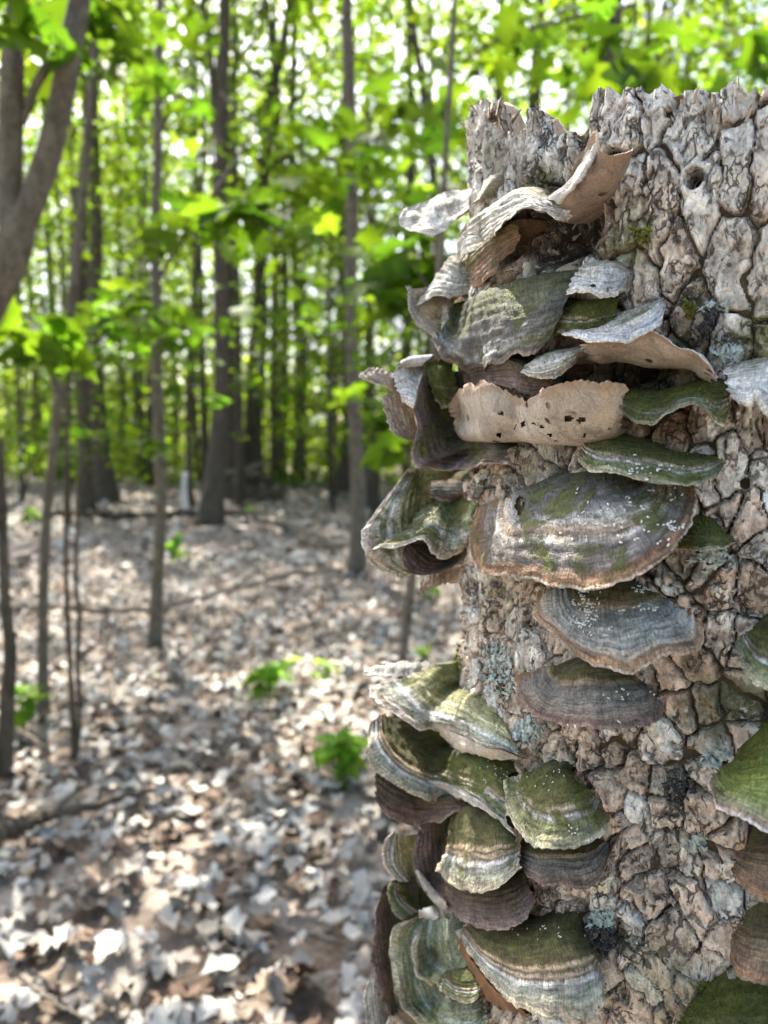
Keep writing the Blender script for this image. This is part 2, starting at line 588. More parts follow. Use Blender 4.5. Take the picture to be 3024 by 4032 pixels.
M_GRAIN = mat_plain_noise('frass', (.55, .50, .42), (.80, .78, .74), 900, 0.0002, 0.7)

# ------------------------------------------------------------------ ground


def ground_z(x, y):
    x = np.asarray(x, float)
    y = np.asarray(y, float)
    P = np.stack([x, y, np.zeros_like(x)], -1)
    r = np.hypot(x, y)
    amp = 0.035 + 0.004 * np.clip(r, 0, 25)
    return vnoise(P * 0.55, 5) * amp * np.clip((r - 1.0) / 3.0, 0.25, 1) + 0.012 * vnoise(P * 3.1, 6) - 0.02


def build_ground():
    ys = np.concatenate([np.linspace(-6, -1, 12), np.linspace(-0.8, 8, 100), np.linspace(8.3, 40, 60), np.array([50, 70, 110, 200, 400, 900])])
    xs = np.concatenate([-np.array([900, 400, 200, 110, 70, 50]), np.linspace(-40, -8.3, 50), np.linspace(-8, 8, 150), np.linspace(8.3, 40, 50), np.array([50, 70, 110, 200, 400, 900])])
    X, Y = np.meshgrid(xs, ys)
    Z = ground_z(X, Y)
    V = np.stack([X, Y, Z], -1).reshape(-1, 3)
    ny, nx = X.shape
    i = np.arange(ny - 1)[:, None] * nx + np.arange(nx - 1)[None]
    Q = np.stack([i, i + 1, i + nx + 1, i + nx], -1).reshape(-1, 4)
    t = NT('leaf_mould')
    p = t.pos()
    n1 = t.noise(p, 14, 5, 0.7, 0.4)
    n2 = t.noise(p, 60, 4, 0.65)
    vo = t.n('TexVoronoi')
    t.l(p, vo.inputs['Vector'])
    vo.inputs['Scale'].default_value = 13
    c = t.ramp(n1, [(0.3, (.05, .036, .025)), (0.5, (.15, .115, .085)), (0.72, (.36, .31, .26))])
    bw = t.n('RGBToBW')
    t.l(vo.outputs['Color'], bw.inputs[0])
    c = t.mix(0.6, c, t.ramp(bw.outputs[0], [(0.2, (.10, .075, .055)), (0.5, (.27, .22, .18)), (0.8, (.48, .44, .39))]))
    c = t.mix(1.0, c, t.ramp(n2, [(0.25, 0.55), (0.8, 1.3)]), 'MULTIPLY')
    m = t.done(c, 0.95, t.bump(t.math('ADD', n1, n2), 0.02), 0.2)
    o = obj('forest_floor', make_mesh('forest_floor', V, Q, m))
    tag(o, 'brown forest floor under the fallen leaves', 'ground', kind='structure')


build_ground()

# ------------------------------------------------------------------ the stump
SC = np.array([0.1545, 0.3365])               # axis
DC = float(np.hypot(*SC))
TH_C = math.atan2(-SC[1], -SC[0])             # towards the camera


def stump_R(z):
    z = np.asarray(z, float)
    return 0.1165 + 0.010 * smooth(0.95, 0.62, z) + 0.030 * smooth(0.35, 0.0, z)


def hit(px, py, extra=0.0):
    """depth (world y) where the pixel's ray meets the stump; closest approach if it misses"""
    d = ray(px, py)
    a = d[0] ** 2 + d[1] ** 2
    b = d[0] * SC[0] + d[1] * SC[1]
    r = 0.1165
    t = b / a
    for _ in range(4):
        disc = b * b - a * (DC * DC - r * r)
        t = (b - math.sqrt(disc)) / a if disc > 0 else b / a
        r = float(stump_R(EYE[2] + d[2] * t)) + extra
    return t


def on_bark(px, py, d_cm=0.0):
    """world point: on the pixel's ray, d_cm in front of the bark"""
    r = ray(px, py)
    rn = r / np.linalg.norm(r)
    p = EYE + r * hit(px, py)
    return p - rn * d_cm * 0.01


RIM = [(1760, 700), (1838, 660), (1846, 560), (1862, 500), (1876, 440), (1900, 425), (1930, 415), (1962, 405), (1975, 440), (1986, 480), (2010, 500), (2035, 485), (2060, 455), (2075, 420), (2098, 388), (2118, 386),
       (2130, 412), (2150, 418), (2162, 450), (2170, 485), (2200, 482), (2222, 470), (2245, 452), (2272, 452), (2290, 448), (2303, 410), (2330, 372), (2362, 346), (2385, 350), (2412, 345), (2432, 372), (2445, 384),
       (2450, 352), (2490, 338), (2512, 338), (2530, 352), (2570, 354), (2620, 356), (2660, 352), (2700, 346), (2740, 352), (2790, 345), (2850, 352), (2886, 330), (2920, 328), (2950, 344), (3024, 340), (3100, 338)]


def rim_profile():
    T, Z = [], []
    for x, y in RIM:
        p = EYE + ray(x, y) * hit(x, y)
        T.append(((math.atan2(p[1] - SC[1], p[0] - SC[0]) - TH_C + math.pi) % (2 * math.pi)) - math.pi)
        Z.append(p[2] + (0.35 * (p[2] - 1.028) if x < 2320 else 0.0))
    o = np.argsort(T)
    return np.array(T)[o], np.array(Z)[o]


RT, RZ = rim_profile()
FINE0, FINE1 = math.radians(-92), math.radians(44)


def ztop(th):
    """th relative to the camera direction"""
    zz = np.interp(th, RT, RZ)
    far = np.clip((np.minimum(abs(th - RT[0]), abs(th - RT[-1])) * ((th < RT[0]) | (th > RT[-1]))) / 0.4, 0, 1)
    P = np.stack([np.cos(th) * 9, np.sin(th) * 9, np.zeros_like(th)], -1)
    P2 = np.stack([np.cos(th) * 42, np.sin(th) * 42, np.zeros_like(th)], -1)
    zf = 1.02 + 0.02 * vnoise(P, 3) + 0.006 * vnoise(P2 * .5, 4)
    zz = zz + 0.004 * np.maximum(0, vnoise(P2 * .55, 18)) * (th > math.radians(-40))
    return zz * (1 - far) + zf * far + 0.0009 * vnoise(P2 * 2.3, 8) + 0.0004 * vnoise(P2 * 5.1, 9)


def base_disp(P):
    return 0.0045 * fbm(P * 22, 2, 31) + 0.0018 * vnoise(P * 70, 33)


def cyl(th, z, r):
    a = th + TH_C
    return np.stack([SC[0] + r * np.cos(a), SC[1] + r * np.sin(a), z], -1)


def pix_th_z(px, py):
    p = EYE + ray(px, py) * hit(px, py)
    return ((math.atan2(p[1] - SC[1], p[0] - SC[0]) - TH_C + math.pi) % (2 * math.pi)) - math.pi, p[2]


BARK = {}


def hollow(TH, Z):
    """rotted hollows behind the upper brackets"""
    r = 0
    for (px, py, rx, ry, dep) in ((2330, 1440, .022, .0085, .020), (2190, 900, .018, .012, .016), (2010, 900, .010, .012, .010), (2560, 1480, .020, .006, .008), (1990, 3060, .010, .006, .01)):
        t_, z_ = pix_th_z(px, py)
        r = r - dep * smooth(1.25, 0.45, np.hypot((TH - t_) * 0.118 / rx, (Z - z_) / ry))
    return r


def build_stump():
    root = empty('tree_stump', (SC[0], SC[1], 0))
    tag(root, 'broken tree stump with cracked grey-brown bark, covered in bracket fungi', 'stump')
    org = np.array([SC[0], SC[1], 0.0])
    STEP = 0.00060
    r0 = 0.118
    fine = np.arange(FINE0, FINE1, STEP / r0)
    coarse = np.linspace(FINE1, FINE0 + 2 * math.pi, 240)[:-1]
    th = np.concatenate([fine, coarse])
    zr = np.concatenate([np.linspace(-0.03, 0.59, 110)[:-1], np.arange(0.59, 0.93, STEP)])
    nb = len(zr)
    nt = int(0.115 / STEP)
    s_top = np.linspace(0, 1, nt)
    TH = np.broadcast_to(th[None], (nb + nt, len(th)))
    zt = ztop(th)
    Z = np.concatenate([np.broadcast_to(zr[:, None], (nb, len(th))), 0.93 + 1e-4 + (zt[None] - 0.93) * s_top[:, None]])
    R0 = stump_R(Z)
    P0 = cyl(TH, Z, R0)
    # ---- plates: an irregular cell pattern, tall cells near the top, blocky cells below
    NCOL = 72
    circ = 2 * math.pi * r0
    w1 = fbm(P0 * 60, 3, 41)
    w2 = fbm(P0 * 60 + 50, 3, 44)
    w3 = fbm(P0 * 260, 3, 47)
    w4 = fbm(P0 * 260 + 30, 3, 49)

    def lat(z):                                # lattice row number grows slower where the plates are tall
        zz = np.linspace(-0.1, 1.2, 600)
        hgt = 0.0122 + 0.0125 * smooth(0.86, 0.97, zz)
        return np.interp(z, zz, np.concatenate([[0], np.cumsum(np.diff(zz) / hgt[:-1])]))
    A = (TH / (2 * math.pi)) * NCOL + w1 * 0.42 + w3 * 0.13
    B = lat(Z + w2 * 0.006 + w4 * 0.0014)
    ia, ib = np.floor(A).astype(int), np.floor(B).astype(int)
    d1 = np.full(A.shape, 9.0)
    d2 = np.full(A.shape, 9.0)
    cid = np.zeros(A.shape, dtype=np.int64)
    for da in (-1, 0, 1):
        for db in (-1, 0, 1):
            ca, cb = ia + da, ib + db
            cm = ca % NCOL
            jx = h3(cm, cb, cb * 0, 11)
            jy = h3(cm, cb, cb * 0, 12)
            sx = ca + 0.5 + (jx - 0.5) * 0.95 + 0.25 * (cb % 2) - 0.12
            sy = cb + 0.5 + (jy - 0.5) * 0.95
            d = np.hypot(A - sx, B - sy)
            i_ = cm * 1000 + cb
            near = d < d1
            d2 = np.where(near, d1, np.minimum(d2, d))
            cid = np.where(near, i_, cid)
            d1 = np.where(near, d, d1)
    edge = d2 - d1                              # 0 in the cracks
    ra = h3(cid // 1000, cid % 1000, cid * 0, 21)
    rb = h3(cid // 1000, cid % 1000, cid * 0, 22)
    rc = h3(cid // 1000, cid % 1000, cid * 0, 23)
    crackw = 0.135 + 0.10 * vnoise(P0 * 45, 51)
    prof = smooth(0.0, 1.0, np.clip(edge / np.clip(crackw, 0.05, 1), 0, 1)) ** 0.8
    dome = np.clip(edge, 0, 0.9)
    big = fbm(P0 * np.array([130, 130, 75]), 3, 61)
    med = fbm(P0 * np.array([420, 420, 230]), 3, 65)
    terr = fbm(P0 * np.array([230, 230, 80]) + 9, 3, 68) * 3.2
    terr = (np.floor(terr) + smooth(0.72, 1.0, terr - np.floor(terr))) / 3.2
    hh = -0.0046 + prof * (0.0040 + 0.0026 * ra + 0.0002 * dome) + prof * (0.0004 * big + 0.0008 * med + 0.0026 * terr)
    # a second, finer net of shallow cracks and lifted scales inside each plate
    A2, B2 = A * 2.6 + w4 * 0.22 + w1 * 0.3, B * 1.8 + w3 * 0.3
    ja, jb = np.floor(A2).astype(int), np.floor(B2).astype(int)
    e1 = np.full(A.shape, 9.0)
    e2 = np.full(A.shape, 9.0)
    sid = np.zeros(A.shape)
    for da in (-1, 0, 1):
        for db in (-1, 0, 1):
            ca, cb = ja + da, jb + db
            d = np.hypot(A2 - ca - h3(ca, cb, cb * 0, 13), B2 - cb - h3(ca, cb, cb * 0, 14))
            near = d < e1
            e2 = np.where(near, e1, np.minimum(e2, d))
            sid = np.where(near, h3(ca, cb, cb * 0, 15), sid)
            e1 = np.where(near, d, e1)
    sub = smooth(0.01, 0.11, e2 - e1)
    subk = smooth(-0.25, 0.35, fbm(P0 * 55, 2, 77))
    hh = hh + prof * subk * (sub * 0.0010 - 0.0009 + 0.0026 * (sid - 0.5))
    gash = smooth(0.10, 0.0, abs(fbm(P0 * np.array([210, 210, 70]) + 5, 3, 78))) * smooth(0.0, 0.4, vnoise(P0 * 50, 79))
    hh = hh - prof * gash * 0.0017
    # flakes lifting on one side
    hh = hh + prof * 0.0016 * (rb - 0.5) * (B - ib - 0.5) * 2 + prof * 0.0018 * (rc - 0.5) * (A - ia - 0.5) * 2
    topf = smooth(0.55, 1.0, (Z - 0.93) / np.maximum(zt[None] - 0.93, 1e-3))
    strip = fbm(np.stack([TH * 60, TH * 0, Z * 14], -1), 3, 71)
    hh = hh + topf * (0.0035 * strip - 0.001)
    fibz = fbm(np.stack([np.cos(TH) * 95, np.sin(TH) * 95, Z * 26], -1), 4, 73, 0.6)
    tl_, zl_ = pix_th_z(1960, 2420)
    kf = smooth(1.2, 0.5, np.hypot((TH - tl_) / 0.42, (Z - zl_) / 0.05)) * 0.9 + 0.35 * smooth(0.90, 1.0, Z) + 0.65 * smooth(0.955, 0.985, Z) * smooth(math.radians(-22), math.radians(-34), TH)
    kf = np.clip(kf, 0, 1)
    hh = hh * (1 - 0.5 * kf)
    hh = hh + prof * kf * 0.0034 * fibz
    # insect bore hole
    for (hx, hy, hr) in ((2736, 706, 0.0026), (2625, 440, 0.0012), (2935, 1905, 0.0014)):
        t_, z_ = pix_th_z(hx, hy)
        dd = np.hypot((TH - t_) * r0, (Z - z_) * 0.85)
        k2 = smooth(hr * 2.3, hr * 1.2, dd)
        hh = hh * (1 - k2) + k2 * (0.0004 + 0.0006 * med)
        prof = prof * (1 - k2) + k2
        k = smooth(hr * 1.12, hr * 0.85, dd)
        hh = hh * (1 - k) + k * -0.016
    bd = base_disp(P0) + hollow(TH, Z)
    V = cyl(TH, Z, R0 + bd + hh)
    V[..., 2] += 0.0006 * med
    # ---- colour of the bark itself
    pal = np.array([[.38, .345, .30], [.54, .515, .47], [.48, .385, .31], [.26, .228, .19], [.40, .325, .26]])
    low = smooth(0.95, 0.80, Z)
    pick = (ra * 2.999).astype(int)
    pick = np.where((rb < 0.45 * low), 2, pick)
    pick = np.where((rb > 0.86), 4, pick)
    Ccol = pal[pick]
    pn = fbm(P0 * 120, 3, 81)
    Ccol = Ccol * (1 + 0.35 * pn[..., None])
    warm = smooth(0.05, 0.5, fbm(P0 * 48, 2, 83)) * (0.12 + 0.24 * low)
    Ccol = Ccol * (1 - warm[..., None] * 0.5) + np.array([.47, .31, .205]) * warm[..., None] * 0.5
    grey = smooth(0.93, 1.0, Z) * 0.65
    Ccol = Ccol * (1 - grey[..., None]) + (np.array([.43, .415, .39]) * (1 + 0.45 * pn[..., None])) * grey[..., None]
    inner = 1 - smooth(0.15, 0.75, prof)       # broken sides of the plates show the dark brown inner bark
    Ccol = Ccol * (1 - 0.72 * inner[..., None]) + np.array([.075, .05, .034]) * 0.72 * inner[..., None]
    Ccol = Ccol * (0.72 + 0.56 * sid[..., None] * subk[..., None] + 0.28 * (1 - subk[..., None]))
    ck = (1 - sub) * subk * 0.6 + gash * 0.5
    Ccol = Ccol * (1 - ck[..., None]) + np.array([.075, .055, .04]) * ck[..., None]
    mossn = fbm(P0 * 150, 3, 85)
    for (mx, my, mr, amt, cc) in MOSS_SHADE_SPOTS:
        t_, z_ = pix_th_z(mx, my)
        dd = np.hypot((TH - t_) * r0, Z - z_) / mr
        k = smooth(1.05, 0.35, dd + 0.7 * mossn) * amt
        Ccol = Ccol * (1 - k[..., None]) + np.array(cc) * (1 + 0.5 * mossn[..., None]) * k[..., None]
    Ccol = np.clip(Ccol * 1.40 * np.array([.985, 1.0, 1.015]), 0.004, 0.78)
    tint = np.concatenate([Ccol, np.ones(Ccol.shape[:2] + (1,))], -1).reshape(-1, 4)
    nz, nth = TH.shape
    i = (np.arange(nz - 1)[:, None] * nth + np.arange(nth)[None])
    j = (np.arange(nz - 1)[:, None] * nth + (np.arange(nth)[None] + 1) % nth)
    Q = np.stack([i, j, j + nth, i + nth], -1).reshape(-1, 4)
    fid = cid[:-1].ravel()
    Vf = V.reshape(-1, 3) - org
    BARK['P'] = V
    # ---- which plates show largest
    px, py = project(cyl(TH[:-1], Z[:-1], R0[:-1]))
    nrm_ok = ((TH[:-1] > math.radians(-74)) & (TH[:-1] < math.radians(20)) & (px > 1500) & (px < 3024) & (py > 0) & (py < 4032)).ravel()
    ids, cnt = np.unique(fid[nrm_ok], return_counts=True)
    chosen = set(ids[np.argsort(-cnt)][:296].tolist())
    order = np.argsort(fid, kind='stable')
    fs = fid[order]
    ub, st = np.unique(fs, return_index=True)
    en = np.append(st[1:], len(fs))
    rest = []
    for u_, a_, b_ in zip(ub.tolist(), st, en):
        fi = order[a_:b_]
        if u_ not in chosen:
            rest.append(fi)
            continue
        q = Q[fi]
        vi, inv = np.unique(q, return_inverse=True)
        obj('bark_plate', make_mesh('bark_plate', Vf[vi], inv.reshape(-1, 4), M_BARK, True, {'tint': tint[vi]}), root)
    q = Q[np.concatenate(rest)]
    vi, inv = np.unique(q, return_inverse=True)
    o = obj('bark', make_mesh('bark', Vf[vi], inv.reshape(-1, 4), M_BARK, True, {'tint': tint[vi]}), root)
    o['kind'] = 'stuff'
    # ---- inner bark under the cracks
    tc = np.linspace(-math.pi, math.pi, 330, endpoint=False)
    zc = np.linspace(-0.03, 1.0, 380)
    s = np.linspace(0, 1, 380)
    ztc = ztop(tc) - 0.004
    ZC = -0.03 + (ztc[None] + 0.03) * s[:, None]
    TC = np.broadcast_to(tc[None], ZC.shape)
    RC = stump_R(ZC)
    PC = cyl(TC, ZC, RC)
    hc = -0.0034 + 0.0012 * vnoise(PC * 180, 91)
    for (hx, hy, hr) in ((2736, 706, 0.0036),):
        t_, z_ = pix_th_z(hx, hy)
        dd = np.hypot((TC - t_) * r0, (ZC - z_) * 0.85)
        hc = np.where(dd < hr, -0.013, hc)
    VC = cyl(TC, ZC, RC + base_disp(PC) + hollow(TC, ZC) + hc).reshape(-1, 3) - org
    n_ = len(tc)
    i = (np.arange(379)[:, None] * n_ + np.arange(n_)[None])
    j = (np.arange(379)[:, None] * n_ + (np.arange(n_)[None] + 1) % n_)
    obj('inner_bark', make_mesh('inner_bark', VC, np.stack([i, j, j + n_, i + n_], -1).reshape(-1, 4), M_CORE), root)
    # ---- broken top: splintered wood inside the bark
    tf = np.concatenate([np.arange(FINE0, FINE1, 0.0010 / r0), np.linspace(FINE1, FINE0 + 2 * math.pi, 240)[:-1]])
    rho = np.linspace(1, 0, 30) ** 0.8
    TT = np.broadcast_to(tf[None], (30, len(tf)))
    RR = rho[:, None] * (0.1165 - 0.0022) * np.ones_like(TT)
    zt2 = ztop(tf)
    PP = cyl(TT, np.zeros_like(TT), RR)
    inn = 0.992 + 0.014 * vnoise(PP * 60, 95) + 0.010 * vnoise(PP * 220, 96)
    k = smooth(0.97, 0.72, RR / 0.1165)
    sp = 0.0022 * vnoise(PP * 260, 97)
    ZZ = (zt2[None] - 0.0012 + sp * (RR < 0.112)) * (1 - k) + inn * k
    VV = cyl(TT, ZZ, RR + 0).reshape(-1, 3) - org
    n_ = len(tf)
    i = (np.arange(29)[:, None] * n_ + np.arange(n_)[None])
    j = (np.arange(29)[:, None] * n_ + (np.arange(n_)[None] + 1) % n_)
    obj('broken_top', make_mesh('broken_top', VV, np.stack([i, j, j + n_, i + n_], -1).reshape(-1, 4), M_WOOD), root)
    # ---- loose fibres on the rim
    g = Geo()
    r_ = np.random.default_rng(5)
    spots = [(x, 430) for x in r_.uniform(1860, 1980, 30)] + [(x, 400) for x in r_.uniform(2070, 2140, 8)] + [(x, 350) for x in r_.uniform(2700, 2960, 12)]
    for x, y in spots:
        t_, z_ = pix_th_z(x, y)
        z_ = float(ztop(np.array([t_]))[0]) - r_.uniform(0.0, 0.007)
        rr = 0.1165 + r_.uniform(-0.004, 0.003)
        L = r_.uniform(0.0006, 0.0020) * (1.6 if x < 2000 else 1)
        dt, lean = r_.normal(0, 1.3), r_.normal(0, 0.9)
        wd = r_.uniform(0.0002, 0.0007)
        p0 = cyl(np.array([t_ - wd / 0.1, t_ + wd / 0.1]), np.array([z_ - 0.003] * 2), rr)
        p1 = cyl(np.array([t_ - wd / 0.15, t_ + wd / 0.15]) + dt * L * 4, np.array([z_ + L * 0.5] * 2), rr + lean * L * .5)
        p2 = cyl(np.array([t_ + dt * L * 9]), np.array([z_ + L]), rr + lean * L)
        bk = cyl(np.array([t_]), np.array([z_ - 0.003]), rr - 0.001)
        g.add(np.vstack([p0, p1, p2, bk]), [(0, 1, 3), (0, 3, 2), (2, 3, 4), (0, 2, 5), (2, 4, 5), (1, 5, 3), (3, 5, 4)])
    o = obj('wood_fibres', g.mesh('wood_fibres', M_WOOD, org, False), root)
    o['kind'] = 'stuff'
    return root


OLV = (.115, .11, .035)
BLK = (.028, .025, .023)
MOSS_SHADE_SPOTS = [
    # px, py, radius m, amount, colour; dark ones at the hollows paint their shade
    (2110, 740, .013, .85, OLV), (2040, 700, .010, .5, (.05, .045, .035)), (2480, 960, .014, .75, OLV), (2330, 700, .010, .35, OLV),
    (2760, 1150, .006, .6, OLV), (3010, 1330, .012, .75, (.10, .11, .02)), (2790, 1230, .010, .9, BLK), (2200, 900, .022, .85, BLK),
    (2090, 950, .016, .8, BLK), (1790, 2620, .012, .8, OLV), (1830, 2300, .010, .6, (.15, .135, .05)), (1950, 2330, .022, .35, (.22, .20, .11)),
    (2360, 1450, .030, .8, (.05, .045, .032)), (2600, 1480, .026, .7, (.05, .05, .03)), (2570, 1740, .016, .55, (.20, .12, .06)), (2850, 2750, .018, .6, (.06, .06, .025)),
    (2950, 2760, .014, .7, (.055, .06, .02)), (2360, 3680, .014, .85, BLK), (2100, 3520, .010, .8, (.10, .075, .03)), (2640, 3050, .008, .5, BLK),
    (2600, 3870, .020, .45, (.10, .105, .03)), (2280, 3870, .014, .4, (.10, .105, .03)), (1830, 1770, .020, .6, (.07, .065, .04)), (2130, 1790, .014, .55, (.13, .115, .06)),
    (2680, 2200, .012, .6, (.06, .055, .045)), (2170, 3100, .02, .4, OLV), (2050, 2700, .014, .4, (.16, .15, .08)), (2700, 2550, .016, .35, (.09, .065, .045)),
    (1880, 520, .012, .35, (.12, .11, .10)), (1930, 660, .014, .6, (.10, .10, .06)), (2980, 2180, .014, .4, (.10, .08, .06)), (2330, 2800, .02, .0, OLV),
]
build_stump()

# ------------------------------------------------------------------ bracket fungi
GRIDS = {}


def fungus_patch(ribs, nu, nv, thick, ruff, seed, root_in=True, jag=1.0):
    rows = []
    for rib in ribs:
        pts = [on_bark(x, y, d) for (x, y, d) in rib]
        if root_in:
            p0 = pts[0]
            ax = np.array([SC[0] - p0[0], SC[1] - p0[1], 0])
            ax /= np.linalg.norm(ax)
            pts = [p0 + ax * (0.010 + 0.01 * max(rib[0][2], 0)) + np.array([0, 0, 0.002])] + pts
        k0 = 1 if root_in else 0
        tt = np.concatenate([np.linspace(0, k0, 5)[:-1], np.linspace(k0, len(pts) - 1, nv - 4)]) if root_in else None
        rows.append(catmull(pts, nv, tt))
    G = catmull(np.array(rows), nu)             # nu, nv, 3
    du = np.gradient(G, axis=0)
    dv = np.gradient(G, axis=1)
    N = np.cross(dv, du)
    N /= np.linalg.norm(N, axis=2)[..., None] + 1e-12
    u = np.linspace(0, 1, nu)[:, None]
    v = (np.concatenate([np.zeros(4), np.linspace(0, 1, nv - 4)]) if root_in else np.linspace(0, 1, nv))[None]
    arc = np.concatenate([[0], np.cumsum(np.linalg.norm(np.diff(G[:, int(nv * .7)], axis=0), axis=1))])
    S = np.array([seed * 3.17, seed * 1.31, 0])
    ang = np.stack([arc * 260, arc * 0 + seed, arc * 0], -1)
    # margin: uneven, finely toothed
    ext = 0.0009 * vnoise(ang * .5, 1) + (0.00045 * vnoise(ang * 1.3, 5) + 0.00035 * vnoise(ang * 4.3, 2) + 0.0003 * vnoise(ang * 11, 3)) * jag
    vd = dv / (np.linalg.norm(dv, axis=2)[..., None] + 1e-12)
    G = G + vd * (ext[:, None] * v ** 3)[..., None]
    # lateral edges wander too
    ud = du / (np.linalg.norm(du, axis=2)[..., None] + 1e-12)
    e2 = 0.0009 * vnoise(np.stack([v[0] * 14 + seed, v[0] * 0, v[0] * 0], -1), 4)
    G = G + ud * (e2[None] * (abs(u - 0.5) * 2) ** 6)[..., None]
    Pn = G + S
    wv = ruff * (0.0020 * vnoise(Pn * 75, 7) * v ** 1.2 + 0.0006 * vnoise(Pn * 190, 8) * v)
    ridge = 0.00026 * np.sin(2 * math.pi * (v * (5 + seed % 4) + 0.35 * vnoise(Pn * 60, 9))) + 0.00016 * np.sin(2 * math.pi * (v * 13 + 0.5 * vnoise(Pn * 80, 10)))
    radial = 0.00030 * vnoise(np.stack([arc[:, None] * 420 + 0 * v, v * 2.2 + 0 * u, 0 * u + 0 * v + seed], -1), 11)
    G0 = G + N * (wv + 0.0003 * vnoise(Pn * 240, 13))[..., None]
    G = G + N * (wv + ridge * smooth(0.05, 0.3, v) * smooth(1.0, .97, v) + radial * v + 0.00035 * vnoise(Pn * 420, 12))[..., None]
    lat_t = smooth(0, 0.10, np.minimum(u, 1 - u))
    th = thick * (2.0 - 1.25 * v) * (0.06 + 0.94 * lat_t)
    th = th * (1 - 0.35 * smooth(0.93, 1.0, v))
    return G, N, th, u, v, arc, vd, G0


def grid_quads(nu, nv, flip=False):
    i = np.arange(nu - 1)[:, None] * nv + np.arange(nv - 1)[None]
    q = np.stack([i, i + 1, i + nv + 1, i + nv], -1).reshape(-1, 4)
    return q[:, ::-1] if flip else q


def build_fungus(key, label, pal, und, moss, ribs, thick=0.0011, ruff=1.0, folds=(), holes=(), jag=1.0):
    seed = (sum(ord(ch) * (i + 3) for i, ch in enumerate(key)) % 97) + 1
    big = max(abs(ribs[0][-1][0] - ribs[-1][-1][0]), abs(ribs[0][-1][1] - ribs[-1][-1][1]))
    nu = int(np.clip(big / 7, 26, 100))
    nv = 36
    G, N, th, u, v, arc, vd, G0 = fungus_patch(ribs, nu, nv, thick, ruff, seed, jag=jag)
    org = G[nu // 2, 0]
    root = empty('bracket_fungus', org)
    tag(root, label, 'bracket fungus', 'bracket fungi growing on the stump')
    rim = G[:, -1] + vd[:, -1] * (th[:, -1] * 0.45)[:, None] - N[:, -1] * (th[:, -1] * 0.5)[:, None]
    bot = G0 - N * th[..., None]
    top = np.concatenate([G, rim[:, None]], axis=1)
    fan = np.stack([arc[:, None] * 100 + 0 * v, v + 0 * u, 0 * u + 0 * v + seed * 1.7], -1)
    fan_t = np.concatenate([fan, fan[:, -1:]], axis=1)
    q = grid_quads(nu, nv + 1)
    keep = np.ones(len(q), bool)
    cen = top.reshape(-1, 3)[q].mean(1)
    px, py = project(cen)
    for (hx, hy, rx, ry) in holes:
        keep &= ((px - hx) / rx) ** 2 + ((py - hy) / ry) ** 2 > 1
    obj('cap', make_mesh('cap', top.reshape(-1, 3) - org, q[keep][:, ::-1], mat_cap(pal, moss), True, {'fan': fan_t.reshape(-1, 3)}), root)
    bot2 = np.concatenate([bot, rim[:, None]], axis=1)
    obj('pore_surface', make_mesh('pore_surface', bot2.reshape(-1, 3) - org, q[keep], mat_under(und), True, {'fan': fan_t.reshape(-1, 3)}), root)
    for fr, fk in folds:
        Gf, Nf, tf, uf, vf, af, vdf, _g = fungus_patch(fr, max(24, nu // 2), 10, 0.0006, ruff * 0.6, seed + 1, root_in=False)
        n1, n2 = Gf.shape[:2]
        A_ = np.concatenate([Gf, (Gf - Nf * 0.0008)[:, ::-1]], axis=1)
        fa = np.stack([af[:, None] * 100 + 0 * vf, 0.2 + 0.3 * vf + 0 * uf, 0 * uf + 0 * vf + seed], -1)
        fa = np.concatenate([fa, fa[:, ::-1]], axis=1)
        obj('curled_rim', make_mesh('curled_rim', A_.reshape(-1, 3) - org, grid_quads(n1, 2 * n2), mat_under(fk), True, {'fan': fa.reshape(-1, 3)}), root)
    if moss >= .28:
        r_ = np.random.default_rng(seed)
        n_ = int(5200 * moss * (0.4 + big / 500))
        a_ = r_.uniform(0, nu - 1.001, n_)
        b_ = r_.uniform(4, nv - 2.001, n_)
        ia_, ib_ = a_.astype(int), b_.astype(int)
        fa_, fb_ = (a_ - ia_)[:, None], (b_ - ib_)[:, None]
        pt = (G[ia_, ib_] * (1 - fa_) + G[ia_ + 1, ib_] * fa_) * (1 - fb_) + (G[ia_, ib_ + 1] * (1 - fa_) + G[ia_ + 1, ib_ + 1] * fa_) * fb_
        ok = fbm(pt * 95 + seed, 3, 15) + 0.25 * r_.normal(0, 1, n_) > 0.55 - 1.0 * moss
        pt, nn = pt[ok], N[ia_, ib_][ok]
        m_ = len(pt)
        dr = nn + r_.normal(0, .55, (m_, 3))
        dr /= np.linalg.norm(dr, axis=1)[:, None]
        sd = np.cross(dr, r_.normal(0, 1, (m_, 3)))
        sd /= np.linalg.norm(sd, axis=1)[:, None]
        Lh = r_.uniform(.00035, .0010, (m_, 1))
        Wh = r_.uniform(.00010, .00022, (m_, 1))
        Vm = np.stack([pt - sd * Wh - nn * .0001, pt + sd * Wh - nn * .0001, pt + dr * Lh], 1).reshape(-1, 3)
        om = obj('moss', make_mesh('moss', Vm - org, np.arange(m_ * 3).reshape(-1, 3), M_MOSS, False), root)
        om['kind'] = 'stuff'
    GRIDS[key] = (G, N)
    return root


